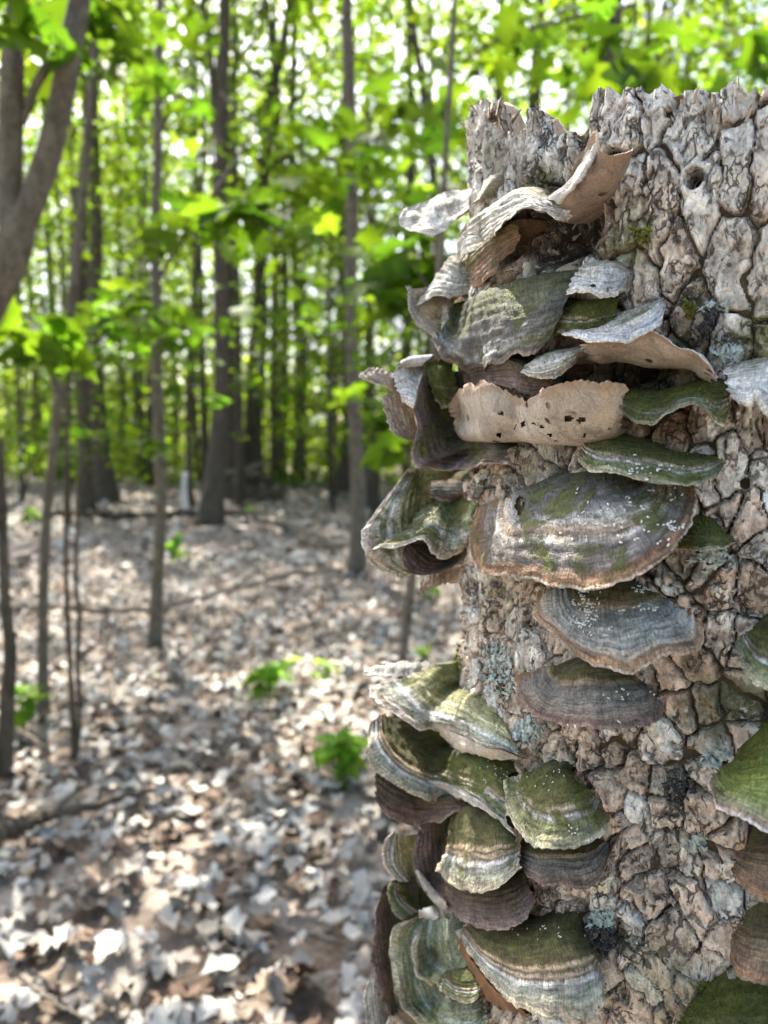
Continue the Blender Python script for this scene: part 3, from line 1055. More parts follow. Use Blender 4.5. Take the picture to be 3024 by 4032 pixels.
FUNGI = [
 ('tongue', 'pale grey tongue-shaped bracket jutting out left just below the broken rim', 'pale', 'cream', .12,
  [[(1945,688,.3),(1850,735,.3),(1740,775,.2),(1610,806,0)], [(1940,705,.6),(1845,765,.8),(1730,815,.8),(1572,870,.3)],
   [(1925,735,.9),(1850,800,1.2),(1740,870,1.2),(1605,914,.8)], [(1900,785,1.2),(1845,820,1.5),(1780,890,1.6),(1700,940,1.4)]], dict(ruff=1.6)),
 ('roof', 'tan bracket with pale crest roofing the dark hollow beneath the broken rim', 'pale', 'tan', .15,
  [[(1815,935,1.0),(1805,990,1.6),(1812,1040,1.9)], [(1850,870,1.2),(1848,930,2.0),(1858,985,2.3)], [(1935,808,1.2),(1940,870,2.2),(1950,922,2.6)],
   [(2060,737,1.0),(2050,800,2.0),(2035,845,2.5)], [(2150,775,.8),(2150,805,1.8),(2140,840,2.2)], [(2245,800,.3),(2250,820,1.0),(2240,862,1.2)]], dict(ruff=1.2)),
 ('inner', 'orange-brown flap hanging inside the hollow under the tan crested bracket', 'brown', 'brown', .35,
  [[(1850,1010,1.4),(1845,1080,1.6),(1840,1140,1.6)], [(1920,950,1.4),(1915,1020,1.6),(1935,1090,1.5)], [(1990,890,1.3),(1985,960,1.4),(1975,1025,1.3)], [(2040,860,1.0),(2048,930,.9),(2020,995,.9)]], {}),
 ('winged', 'upturned pale bracket with tan hollow underside and pointed crest below rim', 'pale', 'weathered', .05,
  [[(2200,860,.2),(2180,830,1.0),(2155,775,1.4)], [(2250,840,.2),(2245,780,1.4),(2235,715,1.9)], [(2300,800,.2),(2310,720,1.5),(2320,600,1.8),(2345,508,1.9)],
   [(2350,770,.2),(2370,690,1.4),(2390,590,2.2)], [(2400,740,.2),(2420,670,1.2),(2450,585,2.0)], [(2430,700,.1),(2450,650,.7),(2470,575,1.5)]],
  dict(ruff=1.2, folds=(([[(2152,778,1.45),(2178,792,1.65),(2206,800,1.65)], [(2234,715,1.95),(2256,722,2.1),(2276,735,2.1)], [(2300,615,1.9),(2316,632,2.08),(2330,655,2.08)], [(2344,506,1.95),(2366,530,2.08),(2388,562,2.12)]], 'white'),))),
 ('saddle', 'whitish banded saddle-shaped bracket curling off the left edge below tan crest', 'pale', 'white', .15,
  [[(1790,1000,.6),(1720,1080,.5),(1640,1205,.5)], [(1810,1010,1.0),(1760,1090,1.2),(1705,1158,1.3)], [(1830,1020,1.3),(1800,1100,1.6),(1770,1165,1.8)], [(1852,1030,1.4),(1845,1100,1.7),(1835,1162,1.9)]], dict(ruff=1.3)),
 ('sliver', 'thin white upcurled sliver with dark specks at the far left of the upper cluster', 'white', 'white', .0,
  [[(1632,1130,.3),(1612,1128,.2),(1598,1125,.0)], [(1650,1205,.3),(1628,1198,.2),(1605,1190,.0)], [(1680,1242,.3),(1655,1255,.2),(1630,1270,.0)], [(1735,1270,.3),(1725,1300,.2),(1705,1325,.1)]], dict(ruff=.7)),
 ('fold', 'narrow crinkled pale fold linking the saddle bracket to the lobes below', 'pale', 'cream', .1,
  [[(1748,1175,.5),(1742,1240,.7),(1738,1312,.7)], [(1775,1170,.8),(1768,1240,1.1),(1758,1310,1.1)], [(1802,1165,.8),(1795,1230,1.0),(1775,1290,1.0)]], {}),
 ('bigdark', 'big drooping dark grey-brown bracket with mossy middle inside the upper cluster', 'charcoal', 'brown', .40,
  [[(1800,1190,1.3),(1760,1260,1.8),(1702,1330,2.2)], [(1850,1170,1.3),(1810,1300,2.5),(1740,1400,2.8)], [(1930,1130,1.2),(1900,1270,2.7),(1835,1475,2.9)],
   [(2010,1110,1.0),(1990,1250,2.6),(1925,1440,3.0)], [(2100,1090,.8),(2090,1230,2.4),(2020,1395,2.7)], [(2190,1075,.6),(2170,1200,2.0),(2090,1400,2.3)], [(2290,1060,.3),(2230,1180,1.4),(2170,1330,1.7)]], dict(ruff=1.3)),
 ('lowfold', 'dull grey-brown fold wedged between the drooping dark bracket and cream underside', 'darkbrown', 'brown', .1,
  [[(1815,1440,1.2),(1822,1470,1.5),(1830,1500,1.6)], [(1900,1420,1.8),(1915,1470,2.0),(1930,1512,2.0)], [(2000,1400,1.9),(2012,1460,2.1),(2020,1525,2.0)], [(2100,1440,1.4),(2080,1490,1.7),(2060,1548,1.7)], [(2200,1450,.8),(2180,1500,1.0),(2150,1545,1.0)]], {}),
 ('cup', 'small white cup-shaped bracket with two dark holes on the upper bark', 'white', 'white', .1,
  [[(2300,1045,.3),(2260,1090,1.0),(2228,1160,1.3)], [(2340,1035,.5),(2320,1095,1.4),(2305,1150,1.7)], [(2390,1030,.5),(2380,1100,1.5),(2375,1165,1.8)], [(2430,1035,.4),(2430,1100,1.3),(2440,1150,1.5)], [(2465,1050,.2),(2470,1085,.7),(2467,1115,.9)]],
  dict(holes=((2335,1125,10,7), (2392,1142,6,9)))),
 ('mossback', 'dark mossy lobe behind the blue-white rimmed shelf', 'moss', 'brown', .6,
  [[(2200,1190,.5),(2185,1250,1.1),(2170,1315,1.3)], [(2280,1183,.5),(2265,1250,1.3),(2250,1312,1.5)], [(2360,1178,.5),(2345,1240,1.3),(2320,1305,1.5)], [(2445,1175,.3),(2430,1225,.9),(2405,1270,1.2)]], {}),
 ('bluewhite', 'blue-white rimmed crescent shelf with tan underside in the upper cluster', 'white', 'tan', .18,
  [[(2270,1290,.8),(2250,1300,1.6),(2215,1318,2.2)], [(2340,1285,.8),(2330,1315,2.0),(2310,1343,2.6)], [(2400,1262,.7),(2410,1310,2.0),(2410,1357,2.7)], [(2460,1225,.5),(2490,1290,1.8),(2505,1350,2.5)],
   [(2540,1195,.4),(2570,1240,1.4),(2585,1308,2.0)], [(2610,1172,.1),(2618,1185,.8),(2620,1225,1.2)]], dict(thick=.0014)),
 ('tanceil', 'tan-bottomed shelf overhanging the wide dark gap in the upper cluster', 'pale', 'tan', .1,
  [[(2330,1420,.2),(2310,1395,1.0),(2285,1365,1.7)], [(2400,1400,.2),(2395,1380,1.3),(2390,1358,2.0)], [(2470,1402,.2),(2480,1375,1.4),(2475,1352,2.2)], [(2560,1420,.2),(2570,1370,1.4),(2580,1320,2.1)], [(2660,1425,.2),(2670,1390,1.4),(2680,1362,2.0)],
   [(2750,1440,.2),(2760,1405,1.2),(2765,1390,1.8)], [(2800,1510,.1),(2822,1485,1.0),(2840,1462,1.5)]], {}),
 ('knob', 'lumpy bluish-grey lobe at the left end of the wide dark gap', 'pale', 'tan', .05,
  [[(2085,1440,1.6),(2070,1452,2.2),(2058,1464,2.4)], [(2130,1400,1.6),(2110,1450,2.6),(2095,1487,2.6)], [(2190,1380,1.3),(2180,1430,2.4),(2170,1490,2.4)], [(2260,1368,1.0),(2250,1400,1.9),(2240,1440,1.8)], [(2300,1362,.7),(2300,1380,1.3),(2295,1402,1.3)]], dict(thick=.0016)),
 ('cream', 'wide upturned bracket showing its cream-tan underside with toothed edge and bore holes', 'brown', 'tan', .1,
  [[(1815,1702,1.2),(1785,1650,2.4),(1768,1600,3.0)], [(1860,1714,1.2),(1840,1640,2.7),(1815,1535,3.4)], [(1950,1714,1.0),(1940,1640,2.6),(1915,1505,3.4)], [(2050,1708,.7),(2055,1650,1.5),(2060,1572,2.0)],
   [(2140,1717,.8),(2145,1650,2.0),(2135,1540,3.1)], [(2260,1722,.6),(2270,1640,2.2),(2270,1508,3.2)], [(2380,1717,.4),(2390,1640,2.2),(2390,1502,3.1)], [(2460,1690,.2),(2445,1640,1.8),(2466,1510,2.6)]], dict(jag=1.7, thick=.0014, holes=((2080,1662,9,13), (2040,1668,6,12), (2150,1662,7,7), (2122,1655,6,6), (2250,1630,20,9), (2300,1634,18,7), (2312,1686,6,6), (1985,1622,9,6), (2175,1688,8,7), (1975,1690,9,5)))),
 ('mossright', 'frilled mossy shelf with whitish rim right of the cream underside', 'moss', 'rust', .5,
  [[(2480,1545,.4),(2465,1580,1.2),(2450,1620,1.6)], [(2540,1545,.4),(2520,1610,1.6),(2510,1672,2.0)], [(2610,1540,.3),(2600,1610,1.6),(2585,1672,2.1)], [(2680,1520,.3),(2670,1570,1.4),(2640,1625,2.0)],
   [(2750,1505,.3),(2760,1560,1.4),(2755,1600,1.9)], [(2810,1500,.2),(2820,1580,1.2),(2832,1680,1.6)], [(2870,1500,.1),(2880,1560,.8),(2875,1640,1.0)]], dict(ruff=1.4)),
 ('whiteright', 'blue-white banded bracket cut by the right edge of the picture', 'white', 'cream', .2,
  [[(2860,1440,.2),(2855,1500,1.0),(2870,1560,1.3)], [(2930,1425,.2),(2930,1490,1.2),(2930,1590,1.7)], [(3000,1415,.2),(2990,1480,1.3),(2975,1570,1.8)], [(3060,1410,.2),(3060,1480,1.2),(3040,1640,1.8)], [(3130,1420,.1),(3140,1500,.9),(3140,1620,1.2)]], {}),
 ('wing', 'small pale tan wing pointing left from the white petal cluster', 'tan', 'cream', .0,
  [[(1580,1470,.0),(1500,1455,.2),(1445,1450,.3)], [(1580,1500,.2),(1490,1475,.5),(1416,1488,.6)], [(1565,1545,.3),(1530,1525,.6),(1505,1520,.8)]], {}),
 ('petal', 'bluish-white upright petal at the left edge of the stump', 'white', 'white', .0,
  [[(1550,1460,.2),(1560,1520,.6),(1590,1575,.8)], [(1592,1432,.3),(1600,1500,.8),(1618,1600,1.2)], [(1635,1455,.3),(1640,1530,1.0),(1643,1630,1.4)], [(1675,1440,.3),(1665,1540,1.2),(1652,1655,1.6)]], {}),
 ('toothed', 'tan scalloped bracket with serrated edge below the white petal', 'tan', 'tan', .0,
  [[(1600,1545,.0),(1565,1540,.1),(1530,1545,.2)], [(1630,1590,.1),(1570,1585,.2),(1512,1585,.3)], [(1650,1650,.2),(1590,1650,.3),(1530,1665,.4)], [(1650,1720,.2),(1610,1710,.4),(1570,1722,.5)], [(1660,1745,.2),(1645,1742,.3),(1625,1745,.5)]], dict(jag=2.2)),
 ('lump', 'olive mossy lump tucked between the petal and the cream underside', 'moss', 'brown', .75,
  [[(1690,1430,.6),(1690,1500,1.2),(1710,1575,1.2)], [(1740,1410,.8),(1745,1500,1.6),(1740,1605,1.5)], [(1795,1430,.8),(1802,1500,1.4),(1790,1605,1.3)]], {}),
 ('strap', 'curled strap-like bracket with pale thick rim framing a dark mossy hollow', 'darkbrown', 'cream', .38,
  [[(1700,1480,.8),(1678,1480,1.4),(1668,1470,1.6)], [(1720,1600,.8),(1682,1595,1.6),(1645,1600,2.0)], [(1750,1660,.8),(1700,1680,1.8),(1648,1690,2.3)], [(1790,1700,1.0),(1720,1760,2.2),(1632,1790,2.6)],
   [(1840,1715,1.1),(1760,1790,2.5),(1665,1828,3.0)], [(1900,1725,1.0),(1840,1790,2.4),(1790,1838,3.0)], [(1960,1740,.8),(1930,1780,1.8),(1900,1830,2.4)], [(2012,1765,.5),(2002,1785,1.1),(1995,1814,1.6)]], dict(thick=.0018)),
 ('taper', 'mossy tapering shelf with purplish edge above the largest bracket', 'moss', 'brown', .35,
  [[(2330,1720,.4),(2295,1750,1.2),(2270,1785,1.6)], [(2370,1715,.5),(2350,1780,1.8),(2310,1842,2.4)], [(2440,1715,.5),(2440,1790,2.0),(2440,1855,2.9)], [(2540,1740,.5),(2570,1810,2.0),(2590,1878,2.9)],
   [(2640,1775,.4),(2680,1830,1.7),(2715,1905,2.4)], [(2740,1795,.3),(2780,1830,1.1),(2800,1878,1.6)], [(2820,1800,.1),(2840,1815,.5),(2852,1832,.8)]], {}),
 ('main', 'largest grey bracket with concentric white and brown bands and green moss patches', 'grey', 'rust', .40,
  [[(2080,1915,.8),(1990,1960,1.4),(1885,2000,1.2)], [(2095,1910,.9),(1985,2040,2.1),(1850,2130,1.9)], [(2120,1900,.9),(2010,2090,2.5),(1880,2250,2.6)], [(2160,1890,.9),(2075,2090,2.7),(2010,2262,3.1)],
   [(2210,1882,.9),(2160,2090,2.9),(2120,2290,3.5)], [(2270,1878,.9),(2265,2090,3.1),(2260,2325,3.9)], [(2330,1876,.9),(2380,2080,3.1),(2420,2292,3.9)], [(2390,1876,.9),(2490,2050,2.9),(2590,2215,3.5)],
   [(2440,1880,.8),(2570,2000,2.4),(2690,2110,2.8)], [(2480,1885,.6),(2610,1945,1.7),(2737,2010,1.8)], [(2500,1885,.4),(2610,1895,1.2),(2728,1915,1.2)]],
  dict(thick=.0014, holes=((2048,1988,20,36),))),
 ('greylump', 'grey-purple bumpy lobe above the white-patched mossy bracket', 'dark', 'brown', .15,
  [[(1720,1880,.3),(1700,1920,1.1),(1685,1955,1.3)], [(1790,1860,.4),(1770,1910,1.4),(1760,1970,1.6)], [(1860,1870,.4),(1850,1920,1.3),(1830,1970,1.5)], [(1920,1890,.3),(1910,1930,.9),(1890,1970,1.0)]], {}),
 ('rosette', 'sunlit yellow-green banded fan at the left edge beside the largest bracket', 'lightband', 'tan', .45,
  [[(1680,1850,.2),(1640,1845,.4),(1600,1850,.5)], [(1670,1900,.3),(1600,1920,.8),(1530,1950,.8)], [(1660,1950,.4),(1570,1990,1.1),(1450,2045,1.0)], [(1660,2000,.4),(1560,2060,1.3),(1425,2100,1.2)],
   [(1670,2060,.4),(1570,2130,1.4),(1440,2170,1.4)], [(1690,2120,.3),(1600,2200,1.2),(1490,2240,1.3)], [(1720,2170,.2),(1660,2240,.9),(1580,2278,1.0)]], {}),
 ('patched', 'mossy curled bracket with bright white patch left of the largest bracket', 'lightband', 'rust', .45,
  [[(1680,1990,.9),(1600,2080,1.7),(1460,2165,2.0)], [(1720,1975,1.0),(1650,2070,2.1),(1580,2148,2.5)], [(1770,1960,1.0),(1700,2060,2.3),(1665,2125,2.8)], [(1810,1955,1.0),(1750,2080,2.5),(1700,2170,3.0)],
   [(1850,1960,.9),(1800,2090,2.4),(1750,2200,2.9)], [(1880,1975,.7),(1850,2080,1.9),(1825,2175,2.3)], [(1895,2000,.5),(1865,2090,1.4),(1840,2130,1.7)]], {}),
 ('bowl', 'dark rust-brown bowl-shaped underside beneath the white-patched mossy bracket', 'darkbrown', 'rust', .0,
  [[(1690,2140,.8),(1605,2145,1.5),(1578,2190,1.8)], [(1720,2155,.7),(1650,2190,1.4),(1600,2242,1.9)], [(1760,2170,.6),(1700,2220,1.4),(1660,2264,1.9)], [(1800,2180,.5),(1780,2210,1.1),(1760,2232,1.5)], [(1850,2150,.4),(1845,2175,.8),(1838,2195,1.1)]], {}),
 ('droop', 'small tan drooping tip hanging under the rust-brown bowl', 'tan', 'tan', .0,
  [[(1778,2232,.2),(1700,2260,.4),(1650,2300,.5)], [(1778,2262,.3),(1700,2290,.6),(1636,2335,.7)], [(1774,2297,.2),(1710,2310,.5),(1655,2355,.6)]], {}),
 ('greenright', 'small green mossy bracket tucked right of the largest bracket', 'moss', 'brown', .6,
  [[(2690,2055,.2),(2685,2110,.8),(2680,2160,1.1)], [(2740,2040,.3),(2745,2110,1.2),(2745,2170,1.7)], [(2800,2050,.3),(2815,2110,1.1),(2820,2160,1.5)], [(2850,2090,.1),(2870,2120,.5),(2893,2150,.7)]], {}),
 ('grains', 'smooth grey bracket sprinkled with white rice-like grains', 'greysoft', 'rust', .05,
  [[(2290,2300,.5),(2210,2310,1.0),(2130,2335,1.0)], [(2300,2300,.6),(2220,2370,1.8),(2112,2430,1.6)], [(2320,2295,.6),(2245,2420,2.2),(2170,2497,2.6)], [(2350,2290,.7),(2310,2450,2.5),(2265,2570,3.3)], [(2390,2288,.7),(2390,2460,2.7),(2385,2622,3.6)],
   [(2430,2288,.7),(2460,2460,2.7),(2490,2642,3.6)], [(2470,2290,.7),(2545,2430,2.5),(2602,2578,3.1)], [(2500,2295,.6),(2610,2420,2.1),(2690,2562,2.4)], [(2520,2300,.5),(2650,2400,1.6),(2755,2540,1.5)], [(2530,2305,.4),(2650,2370,1.2),(2760,2450,.9)]], dict(thick=.0016)),
 ('darkfan', 'dark grey half-moon bracket directly below the one with white grains', 'dark', 'rust', .12,
  [[(2220,2610,.4),(2130,2630,.9),(2040,2660,1.0)], [(2230,2605,.5),(2140,2690,1.6),(2052,2740,1.7)], [(2255,2600,.6),(2185,2730,2.1),(2110,2815,2.4)], [(2290,2592,.6),(2250,2740,2.4),(2200,2855,3.0)], [(2335,2590,.6),(2330,2740,2.5),(2310,2872,3.3)],
   [(2375,2595,.6),(2410,2740,2.4),(2430,2873,3.1)], [(2410,2605,.6),(2480,2730,2.1),(2530,2862,2.6)], [(2440,2618,.5),(2540,2720,1.6),(2605,2838,1.8)], [(2455,2625,.3),(2550,2690,1.0),(2628,2780,.9)]], {}),
 ('edgeright', 'grey-green bracket cut by the right edge, upper of the two mossy ones there', 'moss', 'brown', .35,
  [[(2970,2470,.2),(2930,2495,.8),(2897,2530,1.1)], [(3010,2440,.3),(2970,2540,1.5),(2915,2610,1.9)], [(3060,2420,.4),(3020,2560,1.8),(2965,2685,2.4)], [(3130,2410,.4),(3110,2560,1.8),(3070,2710,2.5)], [(3200,2430,.2),(3190,2560,1.2),(3190,2680,1.7)]], {}),
 ('brightright', 'bright yellow-green mossy bracket with white rim cut by the right edge', 'bright', 'rust', .26,
  [[(2900,2980,.3),(2840,3020,1.0),(2803,3085,1.4)], [(2950,2945,.5),(2880,3070,2.0),(2820,3165,2.6)], [(3010,2910,.6),(2960,3080,2.5),(2910,3215,3.4)], [(3080,2890,.6),(3060,3090,2.6),(3030,3280,3.6)], [(3160,2890,.5),(3150,3090,2.2),(3140,3290,3.2)], [(3240,2910,.2),(3240,3060,1.2),(3240,3200,1.7)]], dict(thick=.0018)),
 ('brownright', 'dull brown bracket under the bright green one at the right edge', 'brown', 'brown', .05,
  [[(2950,3290,.2),(2910,3370,.9),(2890,3440,1.2)], [(3010,3280,.4),(2980,3390,1.5),(2960,3520,1.9)], [(3090,3280,.4),(3080,3400,1.6),(3080,3560,2.1)], [(3170,3300,.2),(3180,3400,1.0),(3190,3500,1.4)]], {}),
 ('dome', 'smooth brown dome-shaped bracket near the bottom right corner', 'brown', 'rust', .05,
  [[(2930,3620,.2),(2885,3680,.9),(2872,3760,1.2)], [(2980,3600,.5),(2930,3720,1.8),(2900,3830,2.1)], [(3060,3600,.6),(3030,3740,2.1),(2990,3880,2.6)], [(3150,3620,.4),(3140,3750,1.6),(3130,3890,2.0)]], dict(ruff=.5)),
 ('bottommoss', 'green mossy bracket cut by the bottom edge of the picture', 'moss', 'brown', .75,
  [[(2720,3950,.3),(2670,4010,1.2),(2620,4080,1.6)], [(2800,3900,.5),(2770,4020,1.9),(2730,4150,2.5)], [(2900,3880,.6),(2880,4020,2.2),(2860,4190,3.0)], [(3010,3870,.5),(3010,4020,2.0),(3010,4180,2.8)], [(3110,3880,.3),(3130,4000,1.2),(3150,4120,1.8)]], {}),
 ('backtier', 'thin dark shelf behind the pale triangular tier at the left edge', 'pale', 'brown', .1,
  [[(1740,2603,.0),(1600,2605,.0),(1450,2622,.0)], [(1738,2620,.2),(1600,2630,.3),(1435,2642,.3)], [(1735,2645,.4),(1600,2665,.6),(1440,2664,.5)]], {}),
 ('tierone', 'pale triangular tier with folded-down whitish rim, topmost of the left stack', 'lightband', 'cream', .32,
  [[(1700,2625,.4),(1580,2670,1.0),(1452,2705,1.0)], [(1735,2640,.6),(1620,2720,1.6),(1465,2755,1.6)], [(1760,2680,.7),(1660,2770,2.0),(1550,2815,2.3)], [(1790,2710,.7),(1730,2800,2.2),(1660,2872,2.8)],
   [(1860,2740,.6),(1820,2830,2.2),(1770,2892,3.0)], [(1930,2780,.5),(1900,2870,1.9),(1870,2930,2.6)], [(1990,2840,.3),(1980,2910,1.3),(1960,2955,1.8)], [(2040,2920,.1),(2045,2955,.6),(2052,2985,.9)]],
  dict(folds=(([[(1702,2848,3.0),(1720,2875,2.9),(1740,2905,2.6)], [(1800,2893,3.1),(1802,2920,2.9),(1800,2948,2.4)], [(1900,2937,2.7),(1892,2958,2.5),(1880,2978,2.1)], [(1980,2957,2.0),(1976,2972,1.8),(1970,2988,1.5)], [(2050,2985,1.0),(2048,2992,.9),(2045,3000,.7)]], 'cream'),))),
 ('tiertwo', 'bracket with curved blue-grey and brown bands under the pale triangular tier', 'band', 'brown', .2,
  [[(1560,2820,.3),(1500,2820,.6),(1458,2850,.7)], [(1580,2850,.6),(1510,2910,1.4),(1446,2970,1.5)], [(1620,2890,.8),(1560,2980,1.9),(1490,3045,2.2)], [(1680,2920,.9),(1630,3030,2.2),(1570,3098,2.6)],
   [(1740,2940,.9),(1710,3060,2.2),(1665,3140,2.8)], [(1800,2960,.7),(1785,3060,1.8),(1760,3150,2.3)], [(1850,2980,.4),(1850,3060,1.2),(1850,3140,1.5)]], {}),
 ('shade', 'dark brown shaded bracket below the curved banded one on the left', 'darkbrown', 'brown', .08,
  [[(1500,3030,.8),(1480,3090,.9),(1475,3140,.9)], [(1580,3080,1.2),(1560,3150,1.3),(1540,3215,1.2)], [(1680,3130,1.4),(1670,3180,1.4),(1660,3245,1.2)], [(1800,3130,1.0),(1810,3170,1.0),(1830,3195,.8)]], {}),
 ('whitetip', 'mossy bracket with pointed white tip and long folded pale rim', 'moss', 'cream', .5,
  [[(1770,2970,.8),(1740,3030,1.8),(1662,3068,2.2)], [(1820,2960,.9),(1800,3050,2.3),(1775,3085,3.0)], [(1890,2970,.8),(1870,3080,2.5),(1850,3122,3.3)], [(1960,3000,.7),(1940,3110,2.3),(1930,3180,3.0)], [(2020,3040,.5),(2000,3150,1.8),(1990,3240,2.4)]],
  dict(folds=(([[(1660,3068,2.2),(1680,3080,2.2),(1700,3092,2.0)], [(1780,3090,3.0),(1780,3108,2.9),(1780,3128,2.7)], [(1850,3127,3.3),(1860,3147,3.2),(1870,3168,2.9)], [(1930,3185,3.0),(1935,3200,2.9),(1942,3220,2.7)], [(2000,3250,2.4),(2010,3270,2.4),(2022,3292,2.2)]], 'white'),))),
 ('greentier', 'broad green mossy bracket with white double band in the middle of the left stack', 'moss', 'brown', .46,
  [[(2110,3030,.6),(2050,3050,1.2),(1990,3085,1.5)], [(2115,3025,.6),(2055,3110,1.9),(1995,3190,2.3)], [(2130,3020,.7),(2085,3150,2.4),(2035,3265,3.0)], [(2155,3015,.7),(2130,3170,2.7),(2095,3320,3.5)], [(2185,3015,.7),(2200,3175,2.7),(2195,3342,3.6)],
   [(2215,3020,.7),(2270,3160,2.4),(2300,3325,3.1)], [(2240,3030,.5),(2320,3150,1.8),(2390,3280,2.1)], [(2250,3040,.3),(2340,3120,1.1),(2417,3215,1.0)]], {}),
 ('purple', 'grey-purple lobe peeking out under the broad green bracket', 'dark', 'brown', .05,
  [[(2060,3300,.4),(2050,3370,1.3),(2048,3420,1.7)], [(2130,3310,.6),(2130,3400,1.8),(2140,3478,2.3)], [(2230,3310,.6),(2240,3400,1.9),(2250,3492,2.4)], [(2320,3310,.5),(2340,3380,1.5),(2360,3462,1.9)], [(2370,3290,.2),(2390,3330,.7),(2405,3370,1.0)]], {}),
 ('brownlobe', 'grey lobe with pinkish rim sweeping round into a dark brown shelf', 'darkbrown', 'brown', .15,
  [[(1760,3170,.3),(1700,3180,.8),(1668,3200,.9)], [(1770,3220,.5),(1700,3280,1.4),(1640,3310,1.6)], [(1770,3300,.7),(1710,3380,1.7),(1637,3420,2.0)], [(1780,3380,.8),(1730,3460,1.9),(1670,3500,2.3)], [(1810,3430,.9),(1780,3520,2.0),(1740,3572,2.6)],
   [(1860,3450,.9),(1850,3550,2.1),(1840,3640,2.7)], [(1940,3460,.8),(1950,3560,2.1),(1950,3662,2.6)], [(2010,3450,.6),(2030,3540,1.7),(2050,3632,2.2)], [(2060,3430,.3),(2090,3490,1.0),(2107,3545,1.3)]],
  dict(folds=(([[(1636,3420,2.0),(1645,3430,2.1),(1655,3440,2.1)], [(1668,3500,2.35),(1680,3490,2.4),(1695,3485,2.4)], [(1705,3545,2.5),(1718,3532,2.6),(1730,3525,2.6)], [(1755,3580,2.65),(1760,3575,2.7),(1765,3570,2.7)]], 'cream'),))),
 ('fan', 'banded bracket with pale beak-like left tip in the lower stack', 'band', 'tan', .3,
  [[(1790,3200,.8),(1760,3330,2.2),(1712,3428,2.8)], [(1850,3165,1.0),(1830,3340,2.9),(1790,3490,3.6)], [(1920,3170,1.0),(1910,3350,3.0),(1880,3508,3.8)], [(1980,3190,.9),(1980,3340,2.6),(1960,3495,3.3)], [(2030,3230,.6),(2040,3330,1.8),(2055,3415,2.3)]], {}),
 ('bottombig', 'big bracket with bright white arc band and rust-brown underside at bottom', 'band', 'rust', .22,
  [[(1880,3620,.5),(1820,3650,1.2),(1790,3670,1.5)], [(1930,3640,.7),(1890,3740,1.9),(1870,3790,2.4)], [(1990,3645,.8),(1970,3790,2.5),(1950,3890,3.2)], [(2060,3640,.9),(2060,3820,2.9),(2050,3965,3.8)], [(2140,3630,.9),(2160,3820,3.0),(2170,4005,4.0)],
   [(2210,3620,.8),(2260,3800,2.7),(2290,4005,3.6)], [(2260,3630,.5),(2330,3780,1.9),(2375,3950,2.6)], [(2300,3670,.2),(2350,3760,1.0),(2392,3880,1.6)]],
  dict(folds=(([[(1798,3680,1.5),(1792,3700,1.4),(1786,3725,1.2)], [(1870,3797,2.4),(1862,3825,2.2),(1852,3855,1.8)], [(1950,3897,3.2),(1942,3925,2.9),(1934,3955,2.4)], [(2050,3972,3.8),(2070,3985,3.5),(2095,3998,3.2)]], 'rust'),))),
 ('bluerosette', 'large blue-green fan with cream margin at the bottom left of the stump', 'teal', 'tan', .32,
  [[(1770,3640,.6),(1680,3620,1.2),(1615,3612,1.4)], [(1770,3690,.8),(1650,3680,1.6),(1552,3650,1.8)], [(1760,3760,.9),(1640,3770,1.9),(1540,3760,2.1)], [(1760,3840,1.0),(1650,3860,2.2),(1552,3880,2.4)], [(1780,3890,1.1),(1690,3950,2.5),(1600,3990,2.8)],
   [(1830,3920,1.1),(1770,4010,2.6),(1700,4080,3.2)], [(1880,3920,.9),(1860,4020,2.3),(1830,4110,2.9)], [(1910,3900,.5),(1920,3990,1.4),(1925,4060,1.8)]], {}),
 ('innerlobe', 'inner grey-green lobe resting on the blue-green fan', 'teal', 'tan', .3,
  [[(1790,3620,1.2),(1700,3625,1.9),(1650,3645,2.1)], [(1800,3690,1.4),(1700,3710,2.4),(1622,3750,2.6)], [(1815,3760,1.5),(1720,3790,2.6),(1640,3840,2.9)], [(1850,3800,1.4),(1780,3840,2.6),(1700,3880,3.0)]], {}),
 ('disc', 'small round olive disc at the heart of the blue-green fan', 'moss', 'tan', .25,
  [[(1800,3810,1.9),(1740,3835,2.9),(1705,3855,3.2)], [(1830,3815,2.0),(1790,3880,3.2),(1765,3922,3.7)], [(1860,3820,1.8),(1850,3890,3.0),(1838,3948,3.6)], [(1892,3835,1.3),(1897,3880,2.2),(1897,3928,2.7)]], {}),
 ('leftpale', 'small pale cream-rimmed bracket at the left edge beside the pinkish lobe', 'lightband', 'tan', .25,
  [[(1600,3290,.3),(1560,3278,.6),(1545,3272,.6)], [(1612,3340,.4),(1555,3335,.8),(1503,3322,.9)], [(1622,3400,.4),(1560,3405,.9),(1518,3415,1.0)], [(1642,3460,.4),(1605,3470,.9),(1582,3478,1.0)]], {}),
 ('leftgreen', 'dull green bracket between the small pale one and the blue-green fan', 'moss', 'brown', .35,
  [[(1620,3480,.3),(1560,3480,.7),(1530,3470,.8)], [(1655,3530,.4),(1580,3540,1.0),(1530,3560,1.1)], [(1695,3570,.4),(1640,3590,1.0),(1588,3628,1.2)]], {}),
 ('leftragged', 'ragged brown bracket edge running down behind the blue-green fan', 'darkbrown', 'brown', .0,
  [[(1545,3470,.2),(1510,3500,.3),(1495,3540,.3)], [(1545,3620,.2),(1502,3640,.4),(1478,3660,.4)], [(1545,3760,.2),(1500,3770,.4),(1470,3780,.4)], [(1565,3880,.2),(1520,3890,.5),(1490,3900,.5)], [(1580,3985,.2),(1552,3990,.4),(1532,3998,.4)]], dict(jag=2.0)),
 ('leftwhite', 'whitish bracket lowest at the left edge of the stump', 'pale', 'cream', .15,
